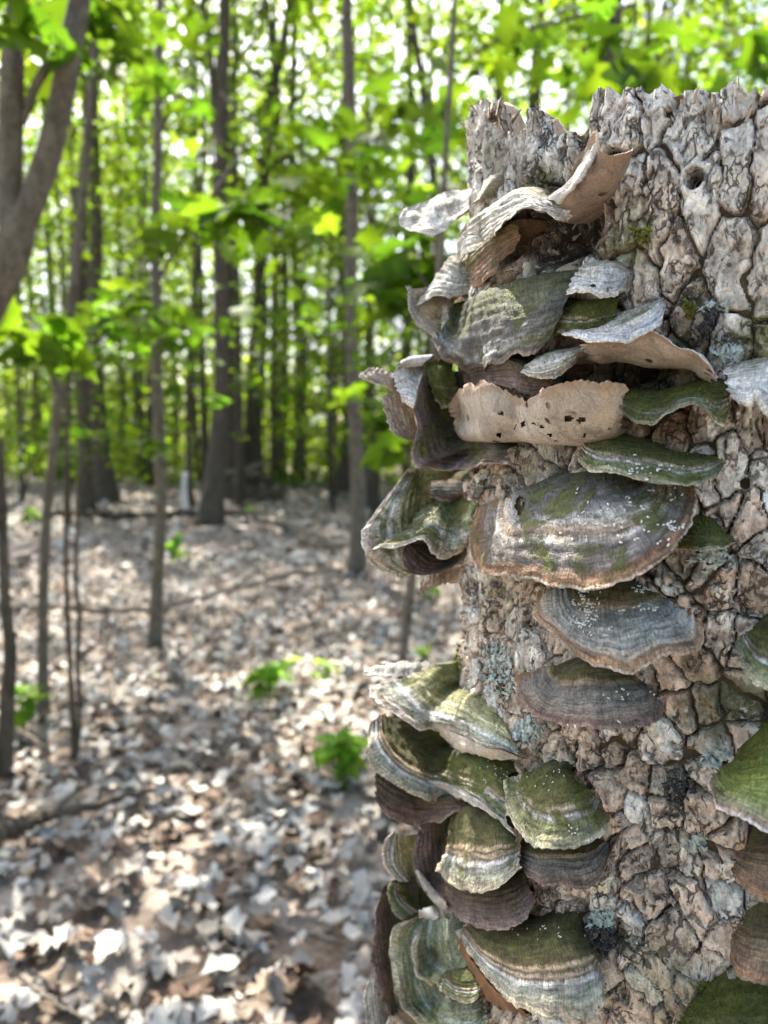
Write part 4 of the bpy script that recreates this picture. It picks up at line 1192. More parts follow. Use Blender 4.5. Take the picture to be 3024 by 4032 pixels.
  [[(1505,3795,.0),(1475,3815,.1),(1457,3850,.1)], [(1515,3900,.0),(1470,3920,.2),(1435,3935,.2)], [(1535,4000,.0),(1480,4020,.2),(1440,4045,.2)], [(1545,4080,.0),(1490,4100,.2),(1450,4120,.2)]], {}),
 ('leftpink', 'pinkish-white bracket rim below the blue-green fan at the bottom edge', 'tan', 'cream', .0,
  [[(1600,3985,.8),(1565,4000,1.2),(1532,4012,1.2)], [(1650,4030,.9),(1590,4055,1.4),(1518,4075,1.4)], [(1690,4090,.9),(1630,4110,1.4),(1560,4140,1.4)]], {}),
]
for key, label, pal, und, moss, ribs, kw in FUNGI:
    build_fungus(key, label, pal, und, moss, ribs, **kw)


# ---- white rice-like grains lying on the brackets
def grains(label, key, pts, mat, size=1.0):
    G, N = GRIDS[key]
    px, py = project(G)
    g = Geo()
    r_ = np.random.default_rng(len(pts))
    for (x, y) in pts:
        k = np.unravel_index(np.argmin((px - x) ** 2 + (py - y) ** 2 + 1e5 * (np.arange(G.shape[1])[None] < 6)), px.shape)
        p, n = G[k], N[k]
        if abs(px[k] - x) > 40 or abs(py[k] - y) > 40:
            continue
        a = np.cross(n, r_.normal(0, 1, 3))
        a /= np.linalg.norm(a)
        L = r_.uniform(.0006, .0013) * size
        w = r_.uniform(.00020, .00034) * size
        p = p + n * w * 0.6
        b = np.cross(n, a)
        ring = [np.cos(q) * b + np.sin(q) * n for q in np.linspace(0, 2 * math.pi, 6, endpoint=False)]
        V = [p - a * L * 0.55] + [p - a * L * .4 + c * w for c in ring] + [p + a * L * .4 + c * w for c in ring] + [p + a * L * .55]
        T = [(0, 1 + (i + 1) % 6, 1 + i) for i in range(6)] + [(13, 7 + i, 7 + (i + 1) % 6) for i in range(6)]
        Q = [(1 + i, 1 + (i + 1) % 6, 7 + (i + 1) % 6, 7 + i) for i in range(6)]
        g.add(np.array(V), T, Q)
    if g.n:
        o = obj('white_grains', g.mesh('white_grains', mat))
        tag(o, label, 'grains', kind='stuff')


gr = np.random.default_rng(3)
pts = [(2310 + gr.normal(0, 26), 2385 + gr.normal(0, 22)) for _ in range(40)] + [(2290 + gr.normal(0, 20), 2450 + gr.normal(0, 14)) for _ in range(18)] + [(2322 + gr.normal(0, 12), 2430 + gr.normal(0, 22)) for _ in range(16)]
pts += [(2290, 2345), (2282, 2335), (2296, 2355), (2325, 2490), (2328, 2505), (2324, 2495), (2390, 2495), (2400, 2480), (2385, 2500), (2408, 2470)] + [(x, 2397 + gr.normal(0, 4)) for x in gr.uniform(2430, 2590, 14)] + [(gr.uniform(2480, 2560), gr.uniform(2295, 2340)) for _ in range(14)]
grains('dense white rice-like grains scattered over the smooth grey bracket', 'grains', pts, M_GRAIN)
grains('few white grains on the dark half-moon bracket', 'darkfan', [(2430, 2722), (2450, 2718), (2452, 2750), (2448, 2745), (2472, 2728), (2395, 2745), (2375, 2733), (2238, 2853), (2268, 2858), (2560, 2725), (2572, 2735), (2435, 2842)], M_GRAIN)
grains('scattered pale grains over the bands of the largest bracket', 'main', [(gr.uniform(2200, 2700), gr.uniform(1920, 2150)) for _ in range(46)] + [(gr.normal(2655, 18), gr.normal(2075, 14)) for _ in range(16)], M_GRAIN, 1.0)
grains('pale grains on the mossy tapering shelf', 'taper', [(gr.normal(2550, 60), gr.normal(1845, 16)) for _ in range(26)], M_GRAIN)
grains('tiny white crumbs on the mossy bracket with white tip', 'whitetip', [(gr.normal(1940, 40), gr.normal(3030, 28)) for _ in range(18)], M_GRAIN, .6)
grains('tiny white crumbs over the broad green bracket', 'greentier', [(gr.normal(2150, 55), gr.normal(3055, 30)) for _ in range(13)] + [(gr.normal(2265, 12), gr.normal(3270, 12)) for _ in range(10)], M_GRAIN, .7)
grains('tiny white crumbs along the back of the big bottom bracket', 'bottombig', [(gr.normal(2130, 80), gr.normal(3660, 22)) for _ in range(14)], M_GRAIN, .7)


# ---- lichens: little lobed flakes on the bark
def lichen(px, py, rx, ry, n, mat, label, size=.0016, name='lichen_patch', lift=0.0006):
    g = Geo()
    r_ = np.random.default_rng(int(px + py))
    BP = BARK['P']
    bx, by = project(BP)
    near = np.argwhere((abs(bx - px) < rx * 2.2) & (abs(by - py) < ry * 2.2) & (((BP[..., 0] - SC[0]) * -SC[0] + (BP[..., 1] - SC[1]) * -SC[1]) > 0))
    if not len(near):
        return
    nx, ny = bx[near[:, 0], near[:, 1]], by[near[:, 0], near[:, 1]]
    for _ in range(n):
        x, y = px + r_.normal(0, rx * .55), py + r_.normal(0, ry * .55)
        k = near[np.argmin((nx - x) ** 2 + (ny - y) ** 2)]
        p = BP[k[0], k[1]]
        nr = np.array([p[0] - SC[0], p[1] - SC[1], 0])
        nr /= np.linalg.norm(nr)
        nr = nr + r_.normal(0, .38, 3)
        nr /= np.linalg.norm(nr)
        a = np.cross(nr, r_.normal(0, 1, 3))
        a /= np.linalg.norm(a)
        b = np.cross(nr, a)
        m = 9
        s = size * r_.uniform(.5, 1.3)
        ang = np.linspace(0, 2 * math.pi, m, endpoint=False)
        rad = s * (0.62 + 0.38 * np.cos(ang * r_.integers(2, 5) + r_.uniform(0, 6)) + r_.uniform(-.15, .15, m))
        c = p + nr * (lift + s * 0.2)
        ring = c + (np.cos(ang)[:, None] * a * 1.25 + np.sin(ang)[:, None] * b * .8) * rad[:, None] + nr * (r_.normal(0, .22, m) * s)[:, None]
        V = np.vstack([ring, c + nr * s * .12, ring - nr * s * .16])
        T = [(i, (i + 1) % m, m) for i in range(m)]
        Q = [(i, m + 1 + i, m + 1 + (i + 1) % m, (i + 1) % m) for i in range(m)]
        g.add(V, T, Q)
    o = obj(name, g.mesh(name, mat))
    tag(o, label, 'lichen' if name == 'lichen_patch' else 'moss', 'lichens and moss on the bark')


lichen(1960, 2640, 75, 95, 190, M_LICHEN, 'largest blue-grey leafy lichen patch on bark above the pale triangular tier')
lichen(2080, 2870, 50, 40, 80, M_LICHEN, 'blue-grey lichen patch just left under the dark half-moon bracket')
lichen(2820, 1215, 40, 16, 30, M_LICHEN, 'small blue-grey lichen on the upper right bark above the black patch')
lichen(2870, 1400, 40, 26, 34, M_LICHEN, 'small blue-grey lichen beside the blue-white bracket at the right edge')
lichen(2810, 2985, 45, 24, 46, M_LICHEN, 'blue-grey lichen at the upper left of the bright yellow-green bracket')
lichen(2770, 3310, 30, 28, 34, M_LICHEN, 'blue-grey lichen flakes left of the dull brown bracket')
lichen(2370, 3620, 60, 30, 46, M_LICHEN, 'blue-grey lichen flakes above the black crust near the big bottom bracket')
lichen(2370, 3690, 65, 55, 75, M_LICHEN_DARK, 'black flaky crust on bark right of the big bottom bracket')
lichen(2790, 1280, 36, 50, 45, M_LICHEN_DARK, 'black flaky crust filling a crack on the upper right bark')
lichen(2680, 3100, 60, 50, 60, M_LICHEN_DARK, 'black flaky crust between bark plates left of the bright green bracket')
lichen(2800, 2190, 70, 40, 60, M_LICHEN, 'grey lichen scraps under the small green bracket')
lichen(2200, 2230 + 160, 12, 60, 16, M_GRAIN, 'cream crumbly streak left of the bracket with white grains')
lichen(2870, 3420, 28, 28, 44, M_GRAIN, 'white crusty ring beside the dull brown bracket at the right edge')
lichen(2535, 930, 26, 36, 60, M_MOSS, 'yellow-green moss tuft in a crack on the upper bark', .0012, 'moss_tuft')
lichen(2715, 1215, 20, 26, 40, M_MOSS, 'small yellow-green moss tuft right of the blue-white crescent shelf', .0011, 'moss_tuft')
lichen(1790, 2630, 40, 60, 110, M_MOSS, 'olive moss cushion on the left bark edge above the pale tier', .0014, 'moss_tuft')
lichen(2770, 3880, 26, 16, 30, M_MOSS, 'yellow moss tuft above the mossy bracket at the bottom edge', .0012, 'moss_tuft')

# ------------------------------------------------------------------ the woods
# ---- leaf shapes


def maple_leaf(r_, L=0.10):
    """five-lobed leaf, stem at the origin, pointing along +y, slightly cupped"""
    half = [(0.02, 0.0), (0.16, -0.06), (0.36, -0.10), (0.30, 0.08), (0.56, 0.22), (0.50, 0.30), (0.60, 0.50), (0.36, 0.46), (0.22, 0.50), (0.30, 0.72), (0.16, 0.74), (0.0, 1.04)]
    pts = [(-x, y) for x, y in half[:-1]] + [half[-1]] + [(x, y) for x, y in half[:-1]][::-1]
    P = np.array(pts)
    P = P * (1 + r_.normal(0, .035, P.shape))
    ctr = np.array([[0, 0.34], [0, 0.12], [0, 0.62]])
    A = np.vstack([P, ctr])
    fold, droop = r_.uniform(.05, .32), r_.uniform(.1, .5)
    z = fold * abs(A[:, 0]) - droop * A[:, 1] ** 2 * .5 - 0.25 * A[:, 0] ** 2 + r_.normal(0, .02, len(A))
    V = np.stack([A[:, 0], A[:, 1], z], -1) * L
    n = len(P)
    T = []
    for i in range(n - 1):
        y = (P[i, 1] + P[i + 1, 1]) / 2
        c = n + (1 if y < .05 else (2 if y > .6 else 0))
        T.append((i, c, i + 1))
    T += [(0, n - 1, n + 1), (3, n + 1, n), (n - 4, n, n + 1), (9, n, n + 2), (n - 10, n + 2, n)]
    return V, np.array(T)


LEAF5 = np.array([(0, 0, 0), (.30, .30, .06), (.42, .48, .04), (.16, .62, .05), (0, 1.0, -.10), (-.16, .62, .05), (-.42, .48, .04), (-.30, .30, .06)], float)
LEAF5_T = np.array([(0, 1, 7), (1, 2, 3), (1, 3, 7), (7, 3, 5), (7, 5, 6), (3, 4, 5)])
LEAF4 = np.array([(0, 0, 0), (.42, .5, .08), (0, 1.0, -.08), (-.42, .5, .08)], float)
LEAF4_T = np.array([(0, 1, 2), (0, 2, 3)])


def scatter_leaves(P, size, r_, tmpl=LEAF5, tris=LEAF5_T, flat=0.45):
    """leaves at P (n,3): near-horizontal with scatter"""
    n = len(P)
    yaw = r_.uniform(0, 2 * math.pi, n)
    nz = np.stack([r_.normal(0, flat, n), r_.normal(0, flat, n), np.ones(n)], -1)
    nz /= np.linalg.norm(nz, axis=1)[:, None]
    d = np.stack([np.cos(yaw), np.sin(yaw), np.zeros(n)], -1)
    d -= nz * (d * nz).sum(1)[:, None]
    d /= np.linalg.norm(d, axis=1)[:, None]
    x = np.cross(d, nz)
    s = size * r_.uniform(.65, 1.25, n)
    V = P[:, None] + s[:, None, None] * (tmpl[None, :, :1] * x[:, None] + tmpl[None, :, 1:2] * d[:, None] + tmpl[None, :, 2:3] * nz[:, None])
    k = len(tmpl)
    T = (np.arange(n)[:, None, None] * k + tris[None]).reshape(-1, 3)
    return V.reshape(-1, 3), T


def spray_points(r_, c, rad, n, thick=.08):
    """a flattish spray of leaves"""
    a = r_.uniform(0, 2 * math.pi, n)
    q = rad * np.sqrt(r_.uniform(0, 1, n))
    return c + np.stack([q * np.cos(a), q * np.sin(a), r_.normal(0, thick, n) - 0.12 * q ** 2 / max(rad, .01)], -1)


def crown_mesh(name, r_, z0, z1, rad, sprays, per, leaf, mat, tmpl=LEAF5, tris=LEAF5_T, shape=1.0, spray_r=.55):
    P = []
    for _ in range(sprays):
        t = r_.uniform(0, 1)
        rr = rad * (math.sin(math.pi * (0.12 + 0.80 * t)) ** shape)
        a = r_.uniform(0, 2 * math.pi)
        q = rr * math.sqrt(r_.uniform(0.05, 1))
        c = np.array([q * math.cos(a), q * math.sin(a), z0 + (z1 - z0) * t])
        P.append(spray_points(r_, c, spray_r * r_.uniform(.6, 1.3), per))
    V, T = scatter_leaves(np.concatenate(P), leaf, r_, tmpl, tris)
    return make_mesh(name, V, T, mat, False)


def limb_geo(g, r_, base, z0, z1, rad, n, r0, trunk_top=None):
    """bare limbs rising from the trunk into the crown"""
    for _ in range(n):
        z = r_.uniform(z0, z1)
        a = r_.uniform(0, 2 * math.pi)
        L = rad * r_.uniform(.5, 1.0)
        P = np.array([[0, 0, z], [L * .35 * math.cos(a), L * .35 * math.sin(a), z + L * .28], [L * .7 * math.cos(a + .2), L * .7 * math.sin(a + .2), z + L * .45], [L * math.cos(a + .1), L * math.sin(a + .1), z + L * .5]]) + base
        V, Q, T = tube(catmull(P, 7), np.linspace(r0, r0 * .25, 7), 5, .1)
        g.add(V, T, Q)


cr = np.random.default_rng(21)
TALL = [crown_mesh('tall_crown', cr, 5.5, 15.5, 3.0, 31, 50, .145, M_LEAF, spray_r=.7) for _ in range(3)]
UNDER = [crown_mesh('understory_crown', cr, .9, 5.5, 1.7, 60, 22, .115, M_LEAF, shape=.8) for _ in range(4)]
FARC = [crown_mesh('far_crown', cr, 5.0, 17.0, 3.2, 92, 20, .22, M_LEAF_FAR, LEAF4, LEAF4_T, .7, .8) for _ in range(3)]


def trunk_from_pixels(pix, y, widths, htop=None, extra=6):
    """trunk through photograph points at distance y -> polyline (world), radii"""
    P = np.array([at(px, py, y) for px, py in pix])
    Wd = np.array(widths) * 0.5 / F * y
    if htop is not None and P[-1, 2] < htop:
        lean = (P[-1] - P[-2])
        lean = lean / max(abs(lean[2]), .05)
        k = np.linspace(0, 1, 5)[1:]
        add = P[-1] + np.outer(k * (htop - P[-1, 2]), np.array([lean[0] * .5, 0, 1]))
        P = np.vstack([P, add])
        Wd = np.concatenate([Wd, Wd[-1] * (1 - .8 * k)])
    n = max(14, len(P) * 4)
    return catmull(P, n), np.maximum(catmull(Wd[:, None], n)[:, 0], 0.002)


def make_tree(name, label, cat, pix, y, widths, htop, mat, limbs=(), crown=None, crown_scale=1.0, crown_z=0.0, group=None, seed=0, wob=0.10, flare=1.6, nlimb=0):
    """pix: base first, going up"""
    P, R = trunk_from_pixels(pix, y, widths, htop)
    gz = float(ground_z(P[0, 0], P[0, 1]))
    # reach the ground where the photograph shows the foot
    if P[0, 2] > gz - 0.02:
        P = np.vstack([[P[0, 0], P[0, 1], gz - 0.05], P])
        R = np.concatenate([[R[0]], R])
    h = P[:, 2] - gz
    R = R * (1 + (flare - 1) * np.exp(-np.clip(h, 0, 9) / (R[0] * 3 + .05)))
    r_ = np.random.default_rng(1000 + seed)
    P[:, 1] += 0.02 * np.sin(h * 1.3 + seed)
    P[:, 0] += 0.3 * R * np.sin(h * 4.0 / max(y / 4, 1) + seed)
    root = empty(name, (P[0, 0], P[0, 1], gz))
    org = np.array([P[0, 0], P[0, 1], gz])
    tag(root, label, cat, group)
    g = Geo()
    V, Q, T = tube(P, R, 14, wob, seed)
    g.add(V, T, Q)
    obj('trunk', g.mesh('trunk', mat, org), root)
    for lp, lw in limbs:
        PL, RL = trunk_from_pixels(lp, y, lw, None)
        V, Q, T = tube(PL, RL, 10, wob, seed + 3)
        g = Geo()
        g.add(V, T, Q)
        obj('limb', g.mesh('limb', mat, org), root)
    if nlimb:
        g = Geo()
        topP = P[-1] - org
        base = np.array([np.interp(6, h, P[:, 0]) - org[0], 0, 0])
        for _ in range(nlimb):
            g = Geo()
            limb_geo(g, r_, base, 6.5, 12, 2.4, 1, R[0] * .22)
            obj('limb', g.mesh('limb', mat), root)
    if crown is not None:
        o = obj('crown', crown, root)
        k = np.interp(min(h.max(), 6.0), h, np.arange(len(h)))
        i = int(k)
        o.location = (P[i, 0] - org[0], P[i, 1] - org[1], crown_z)
        o.scale = (crown_scale, crown_scale, 1.0)
        o.rotation_euler = (0, 0, r_.uniform(0, 6.28))
    return root


S = 1.8228                                      # 1659-wide view -> photograph pixels


def sp(*pts):
    return [(x * S, y * S) for x, y in pts]


def sw(*w):
    return [x * S for x in w]


# traced trees: foot first
FORK = make_tree('forked_tree', 'grey forked tree trunk close at the left edge', 'tree', sp((-190, 1500), (-120, 900), (-42, 670), (12, 560), (40, 470)), 2.0, sw(92, 90, 88, 80, 62), None, M_TRUNK_PALE,
                 limbs=[(sp((30, 520), (22, 420), (24, 250), (28, 100), (36, 0), (42, -160), (40, -500)), sw(62, 52, 50, 46, 42, 38, 26)),
                        (sp((36, 500), (70, 430), (105, 330), (130, 230), (150, 120), (172, 0), (200, -180), (250, -600)), sw(60, 56, 52, 48, 46, 42, 38, 26)),
                        (sp((50, 270), (75, 190), (110, 130), (130, 90)), sw(14, 20, 22, 24))],
                 seed=1, wob=.06)
SAP_Y = make_tree('sapling', 'thin grey sapling forking in a Y near the left edge', 'sapling', sp((85, 1615), (88, 1400), (100, 1150), (120, 950), (130, 850)), 2.56, sw(22, 22, 21, 20, 22), None, M_TRUNK_PALE,
                  limbs=[(sp((128, 870), (112, 800), (104, 740), (90, 640)), sw(15, 13, 11, 8)), (sp((130, 870), (142, 810), (150, 700), (165, 560), (180, 420), (195, 230), (210, 0), (225, -300)), sw(18, 17, 17, 18, 16, 14, 10, 6))], seed=2, wob=.05)
SAP_TWIN = make_tree('sapling', 'pair of pencil-thin dark stems rising side by side at the left', 'sapling', sp((155, 1712), (160, 1600), (152, 1400), (148, 1250), (146, 1100), (150, 950), (158, 800)), 2.2, sw(13, 12, 11, 10, 9, 8, 6), None, M_TRUNK,
                     limbs=[(sp((158, 1690), (172, 1560), (168, 1420), (172, 1330), (164, 1260), (168, 1100), (178, 960)), sw(11, 10, 10, 10, 9, 8, 6))], seed=3, wob=.05)
SAP_MID = make_tree('sapling', 'straight grey sapling standing alone left of centre', 'sapling', sp((342, 1392), (346, 1250), (350, 1100), (344, 950), (338, 800), (342, 650), (336, 520), (338, 350), (336, 200), (342, 0), (350, -250)), 3.55, sw(24, 24, 25, 25, 24, 22, 20, 18, 17, 15, 10), 6.5, M_TRUNK_PALE,
                    limbs=[(sp((345, 600), (400, 500), (460, 420), (520, 330), (540, 290)), sw(11, 10, 9, 7, 4))], seed=4, crown=None, wob=.06)
T_CEN = make_tree('tree', 'dark tree forking high up with a flared foot left of centre', 'tree', sp((463, 1138), (466, 1050), (470, 900), (476, 700), (480, 500), (478, 350), (478, 180), (484, 0), (490, -200)), 9.2, sw(42, 38, 35, 32, 29, 27, 26, 23, 20), 15, M_TRUNK,
                  limbs=[(sp((474, 330), (462, 200), (450, 90), (438, 0), (430, -150)), sw(18, 15, 13, 12, 9))], crown=TALL[0], seed=5, nlimb=9)
T_SLIM = make_tree('tree', 'slim straight tree with smooth stem just left of the stump', 'tree', sp((772, 1250), (770, 1100), (766, 900), (764, 700), (758, 520), (756, 300), (755, 100), (752, -100)), 5.35, sw(32, 30, 29, 27, 26, 25, 24, 20), 12, M_TRUNK_PALE, crown=UNDER[0], crown_z=3.2, seed=6)
T_LEAN = make_tree('tree', 'slender trunk leaning right, top centre above the fungi', 'tree', sp((960, 1105), (950, 800), (945, 560), (936, 420), (915, 200), (890, 20), (875, -120)), 10.0, sw(18, 17, 17, 17, 16, 15, 12), 11, M_TRUNK, crown=UNDER[1], crown_z=4, seed=7)
T_GREY = make_tree('tree', 'stout dark trunk with broad foot left of the lone sapling', 'tree', sp((214, 1078), (213, 1000), (212, 900), (208, 750), (206, 600), (203, 420), (202, 250), (205, 0)), 13.5, sw(46, 42, 38, 32, 27, 24, 22, 20), 15, M_TRUNK, crown=TALL[1], seed=8, nlimb=7)
T_BEH = make_tree('tree', 'thick trunk half hidden behind the dark forking tree', 'tree', sp((508, 1045), (506, 900), (500, 750), (492, 600), (488, 400), (486, 200)), 16.5, sw(38, 36, 34, 30, 28, 24), 15, M_TRUNK, crown=TALL[2], seed=9, nlimb=6)
T_FORK2 = make_tree('tree', 'reddish-brown tree forking wide near the top centre', 'tree', sp((553, 1050), (553, 900), (556, 700), (562, 520), (575, 350), (590, 220), (600, 130)), 17.0, sw(40, 37, 34, 28, 24, 24, 22), None, M_TRUNK,
                    limbs=[(sp((600, 150), (588, 80), (576, 20), (560, -80)), sw(16, 14, 12, 9)), (sp((600, 150), (612, 90), (624, 20), (632, -80), (640, -250)), sw(20, 18, 17, 14, 8))], crown=TALL[0], seed=10, nlimb=6)
T_DARK = make_tree('tree', 'thin dark trunk midway between the reddish tree and the slim one', 'tree', sp((650, 1045), (648, 850), (640, 650), (634, 480), (632, 300), (634, 100)), 18.5, sw(24, 22, 20, 17, 16, 14), 14, M_TRUNK, crown=TALL[1], seed=11, nlimb=5)
T_SHADOW = make_tree('tree', 'dark trunk right behind the slim straight tree', 'tree', sp((748, 1040), (748, 900), (746, 700), (744, 500), (744, 300)), 16.0, sw(26, 25, 24, 22, 20), 14, M_TRUNK, crown=TALL[2], seed=12, nlimb=5)
T_CURVE = make_tree('tree', 'bent dark trunk curving up beside the stump edge', 'tree', sp((796, 1095), (800, 1040), (815, 980), (836, 920), (870, 820), (890, 640), (888, 450), (885, 250)), 11.5, sw(34, 28, 27, 28, 26, 22, 18, 14), 12, M_TRUNK, crown=UNDER[2], crown_z=3.5, seed=13)
T_LEFT = make_tree('tree', 'dark trunk between the Y sapling and the stout dark trunk', 'tree', sp((178, 1075), (180, 950), (180, 820), (172, 640), (160, 500), (175, 380), (192, 260), (205, 140), (212, 0)), 11.0, sw(30, 28, 30, 26, 26, 24, 22, 18, 16), 13, M_TRUNK, crown=TALL[1], seed=14, nlimb=5)
T_UP = make_tree('tree', 'broad grey trunk showing above the stump rim', 'tree', sp((1322, 1110), (1322, 700), (1322, 300), (1322, 150), (1320, 0), (1318, -150)), 9.8, sw(52, 50, 46, 44, 42, 36), 15, M_TRUNK, crown=TALL[0], seed=15, nlimb=8)
T_UP2 = make_tree('tree', 'dark trunk above the left spike of the stump rim', 'tree', sp((1160, 1080), (1158, 600), (1158, 220), (1162, 100), (1164, 0)), 12.5, sw(32, 30, 28, 24, 22), 14, M_TRUNK, crown=TALL[2], seed=16, nlimb=5)
T_UP3 = make_tree('tree', 'thin dark trunk left of the one above the rim spike', 'tree', sp((1082, 1080), (1080, 600), (1078, 200), (1080, 90), (1082, 0)), 14, sw(22, 21, 19, 17, 15), 14, M_TRUNK, crown=TALL[1], seed=17, nlimb=5)
T_UP4 = make_tree('tree', 'crooked forked dark trunk above the right of the stump rim', 'tree', sp((1400, 1100), (1400, 600), (1400, 260), (1396, 160), (1400, 60), (1405, -60)), 11.5, sw(22, 20, 18, 16, 12, 9), 12, M_TRUNK, limbs=[(sp((1398, 230), (1415, 150), (1425, 70), (1435, 0)), sw(12, 11, 10, 8))], crown=UNDER[3], crown_z=4, seed=18)
SAP_LEAN = make_tree('sapling', 'grey leaning sapling half hidden behind the fungi near the stump', 'sapling', sp((815, 1960), (826, 1800), (845, 1600), (866, 1430), (890, 1245), (915, 1000), (940, 760)), 1.75, sw(20, 20, 20, 20, 20, 18, 15), 3.0, M_TRUNK_PALE, seed=19, wob=.05)
SAP_EDGE = make_tree('sapling', 'dark stem cut by the left edge of the picture', 'sapling', sp((-2, 1780), (0, 1600), (8, 1480), (12, 1400), (4, 1300), (2, 1150), (-4, 950)), 2.1, sw(26, 28, 30, 28, 22, 20, 18), None, M_TRUNK, seed=20, wob=.08)
SAP_THIN = make_tree('sapling', 'thin dark sapling between the lone sapling and the forking tree', 'sapling', sp((408, 1040), (408, 900), (412, 750), (420, 600), (432, 450), (440, 300)), 12.0, sw(13, 12, 12, 11, 10, 8), 7, M_TRUNK, crown=UNDER[2], crown_z=.8, seed=21)

# ---- more of the wood behind: trunks too alike to tell apart
FT, FTR = [], np.random.default_rng(44)
for k in range(5):
    hh_ = np.linspace(0, 15, 18)
    x_ = 0.18 * np.cumsum(FTR.normal(0, .35, 18)) * .6
    P = np.stack([x_ - x_[0], .1 * np.sin(hh_ * .5 + k), hh_], -1)
    R = (0.10 + .02 * k) * (1 - .055 * hh_) * (1 + .6 * np.exp(-hh_ / .35))
    g = Geo()
    V, Q, T = tube(P, np.maximum(R, .02), 9, .1, k)
    g.add(V, T, Q)
    limb_geo(g, FTR, np.zeros(3), 3, 11, 2.4, 8, .04)
    FT.append(g.mesh('far_trunk', M_TRUNK))
placed = []
n_far = 0
tries = 0
while n_far < 58 and tries < 4000:
    tries += 1
    y = FTR.uniform(14, 46)
    x = FTR.uniform(-.70, .66) * y
    if any((x - a) ** 2 + (y - b) ** 2 < 2.3 for a, b in placed):
        continue
    placed.append((x, y))
    n_far += 1
    root = empty('tree', (x, y, float(ground_z(x, y)) - .05))
    tag(root, 'slender grey-brown tree among the distant woods beyond the leaf-covered clearing', 'tree', 'distant woodland trees')
    t_ = obj('trunk', FT[n_far % 5], root)
    t_.rotation_euler = (0, 0, FTR.uniform(0, 6.28))
    q = FTR.uniform(.55, 1.15)
    t_.scale = (q, q, 1)
    c_ = obj('crown', (FARC if y > 22 else TALL)[n_far % 3], root)
    c_.rotation_euler = (0, 0, FTR.uniform(0, 6.28))
    c_.location = (0, 0, FTR.uniform(-1.5, 0.5) if y > 22 else FTR.uniform(-2, 0))
    c_.scale = (1.0, 1.0, FTR.uniform(.85, 1.15))

for k in range(36):
    for _ in range(60):
        y = FTR.uniform(11, 34)
        x = FTR.uniform(-.62, .60) * y
        if all((x - a) ** 2 + (y - b) ** 2 > 1.0 for a, b in placed):
            break
    placed.append((x, y))
    root = empty('pole_tree', (x, y, float(ground_z(x, y)) - .05))
    tag(root, 'thin dark pole-like young tree in the middle of the woods behind the clearing', 'tree', 'thin pole trees in the woods')
    t_ = obj('trunk', FT[k % 5], root)
    t_.rotation_euler = (0, 0, FTR.uniform(0, 6.28))
    q = FTR.uniform(.28, .55)
    t_.scale = (q, q, 1)
    c_ = obj('crown', TALL[k % 3], root)
    c_.location = (0, 0, FTR.uniform(1.5, 3.5))
    c_.scale = (.6, .6, .8)
    c_.rotation_euler = (0, 0, FTR.uniform(0, 6.28))

# ---- leafy understory saplings
g = Geo()
V, Q, T = tube(np.array([[0, 0, 0], [.03, .02, 1.2], [-.02, 0, 2.6], [.05, .03, 4.2], [.02, 0, 5.6]]), [.03, .026, .02, .014, .006], 7, .1)
g.add(V, T, Q)
limb_geo(g, FTR, np.zeros(3), .9, 4.6, 1.5, 12, .011)
USTEM = g.mesh('understory_stem', M_TRUNK)
n_u, tries = 0, 0
while n_u < 70 and tries < 3000:
    tries += 1
    y = FTR.uniform(9, 34)
    x = FTR.uniform(-.68, .64) * y
    if y < 12 and abs(x / y + .25) < .16:
        continue
    if any((x - a) ** 2 + (y - b) ** 2 < 1.6 for a, b in placed):
        continue
    placed.append((x, y))
    n_u += 1
    root = empty('understory_sapling', (x, y, float(ground_z(x, y)) - .03))
    tag(root, 'leafy young understory maple standing between the distant trunks', 'sapling', 'understory maples between the trunks')
    obj('stem', USTEM, root).rotation_euler = (0, 0, FTR.uniform(0, 6.28))
    c_ = obj('crown', UNDER[n_u % 4], root)
    c_.rotation_euler = (0, 0, FTR.uniform(0, 6.28))
    q = FTR.uniform(.8, 1.25)
    c_.scale = (q, q, FTR.uniform(.8, 1.2))

# ---- the wood beyond, one mass
P = []
for _ in range(1700):
    y = cr.uniform(46, 85)
    x = cr.uniform(-.78, .74) * y
    z = cr.uniform(0, 1) ** 1.3 * 28
    P.append(spray_points(cr, np.array([x, y, z]), 1.6, 18, .3))
for _ in range(1900):
    y = cr.uniform(42, 75)
    P.append(spray_points(cr, np.array([cr.uniform(-.78, .74) * y, y, cr.uniform(0, 6)]), 1.6, 18, .3))
V, T = scatter_leaves(np.concatenate(P), .55, cr, LEAF4, LEAF4_T, .7)
o = obj('far_woods', make_mesh('far_woods', V, T, M_LEAF_FAR, False))
tag(o, 'hazy green mass of far woodland foliage behind the trunks', 'woods', kind='stuff')
P = []
for _ in range(2300):
    y = cr.uniform(17, 50)
    x = cr.uniform(-.72, .68) * y
    z = abs(cr.normal(0, 1.5)) * (.25 + .75 * (y - 17) / 33) + .08
    P.append(spray_points(cr, np.array([x, y, z]), .6, 12, .12))
V, T = scatter_leaves(np.concatenate(P), .17, cr, LEAF4, LEAF4_T, .6)
o = obj('undergrowth', make_mesh('undergrowth', V, T, M_LEAF_FAR, False))
tag(o, 'low bright green undergrowth at the far edge of the clearing', 'undergrowth', kind='stuff')

P = []  # unseen foliage around the camera, added to cut the low sky light
for _ in range(1100):
    a = cr.uniform(math.radians(-35), math.radians(215))
    q = cr.uniform(7, 18)
    z = cr.uniform(.4, 1.0 + q * .95)
    P.append(spray_points(cr, np.array([q * math.cos(a), -q * math.sin(a) - 1.0, z]), .9, 9, .2))
V, T = scatter_leaves(np.concatenate(P), .26, cr, LEAF4, LEAF4_T, .7)
o = obj('surrounding_woods', make_mesh('surrounding_woods', V, T, M_LEAF_FAR, False))
tag(o, 'green woodland foliage on the unseen sides, added to block low sky light', 'woods', kind='stuff')

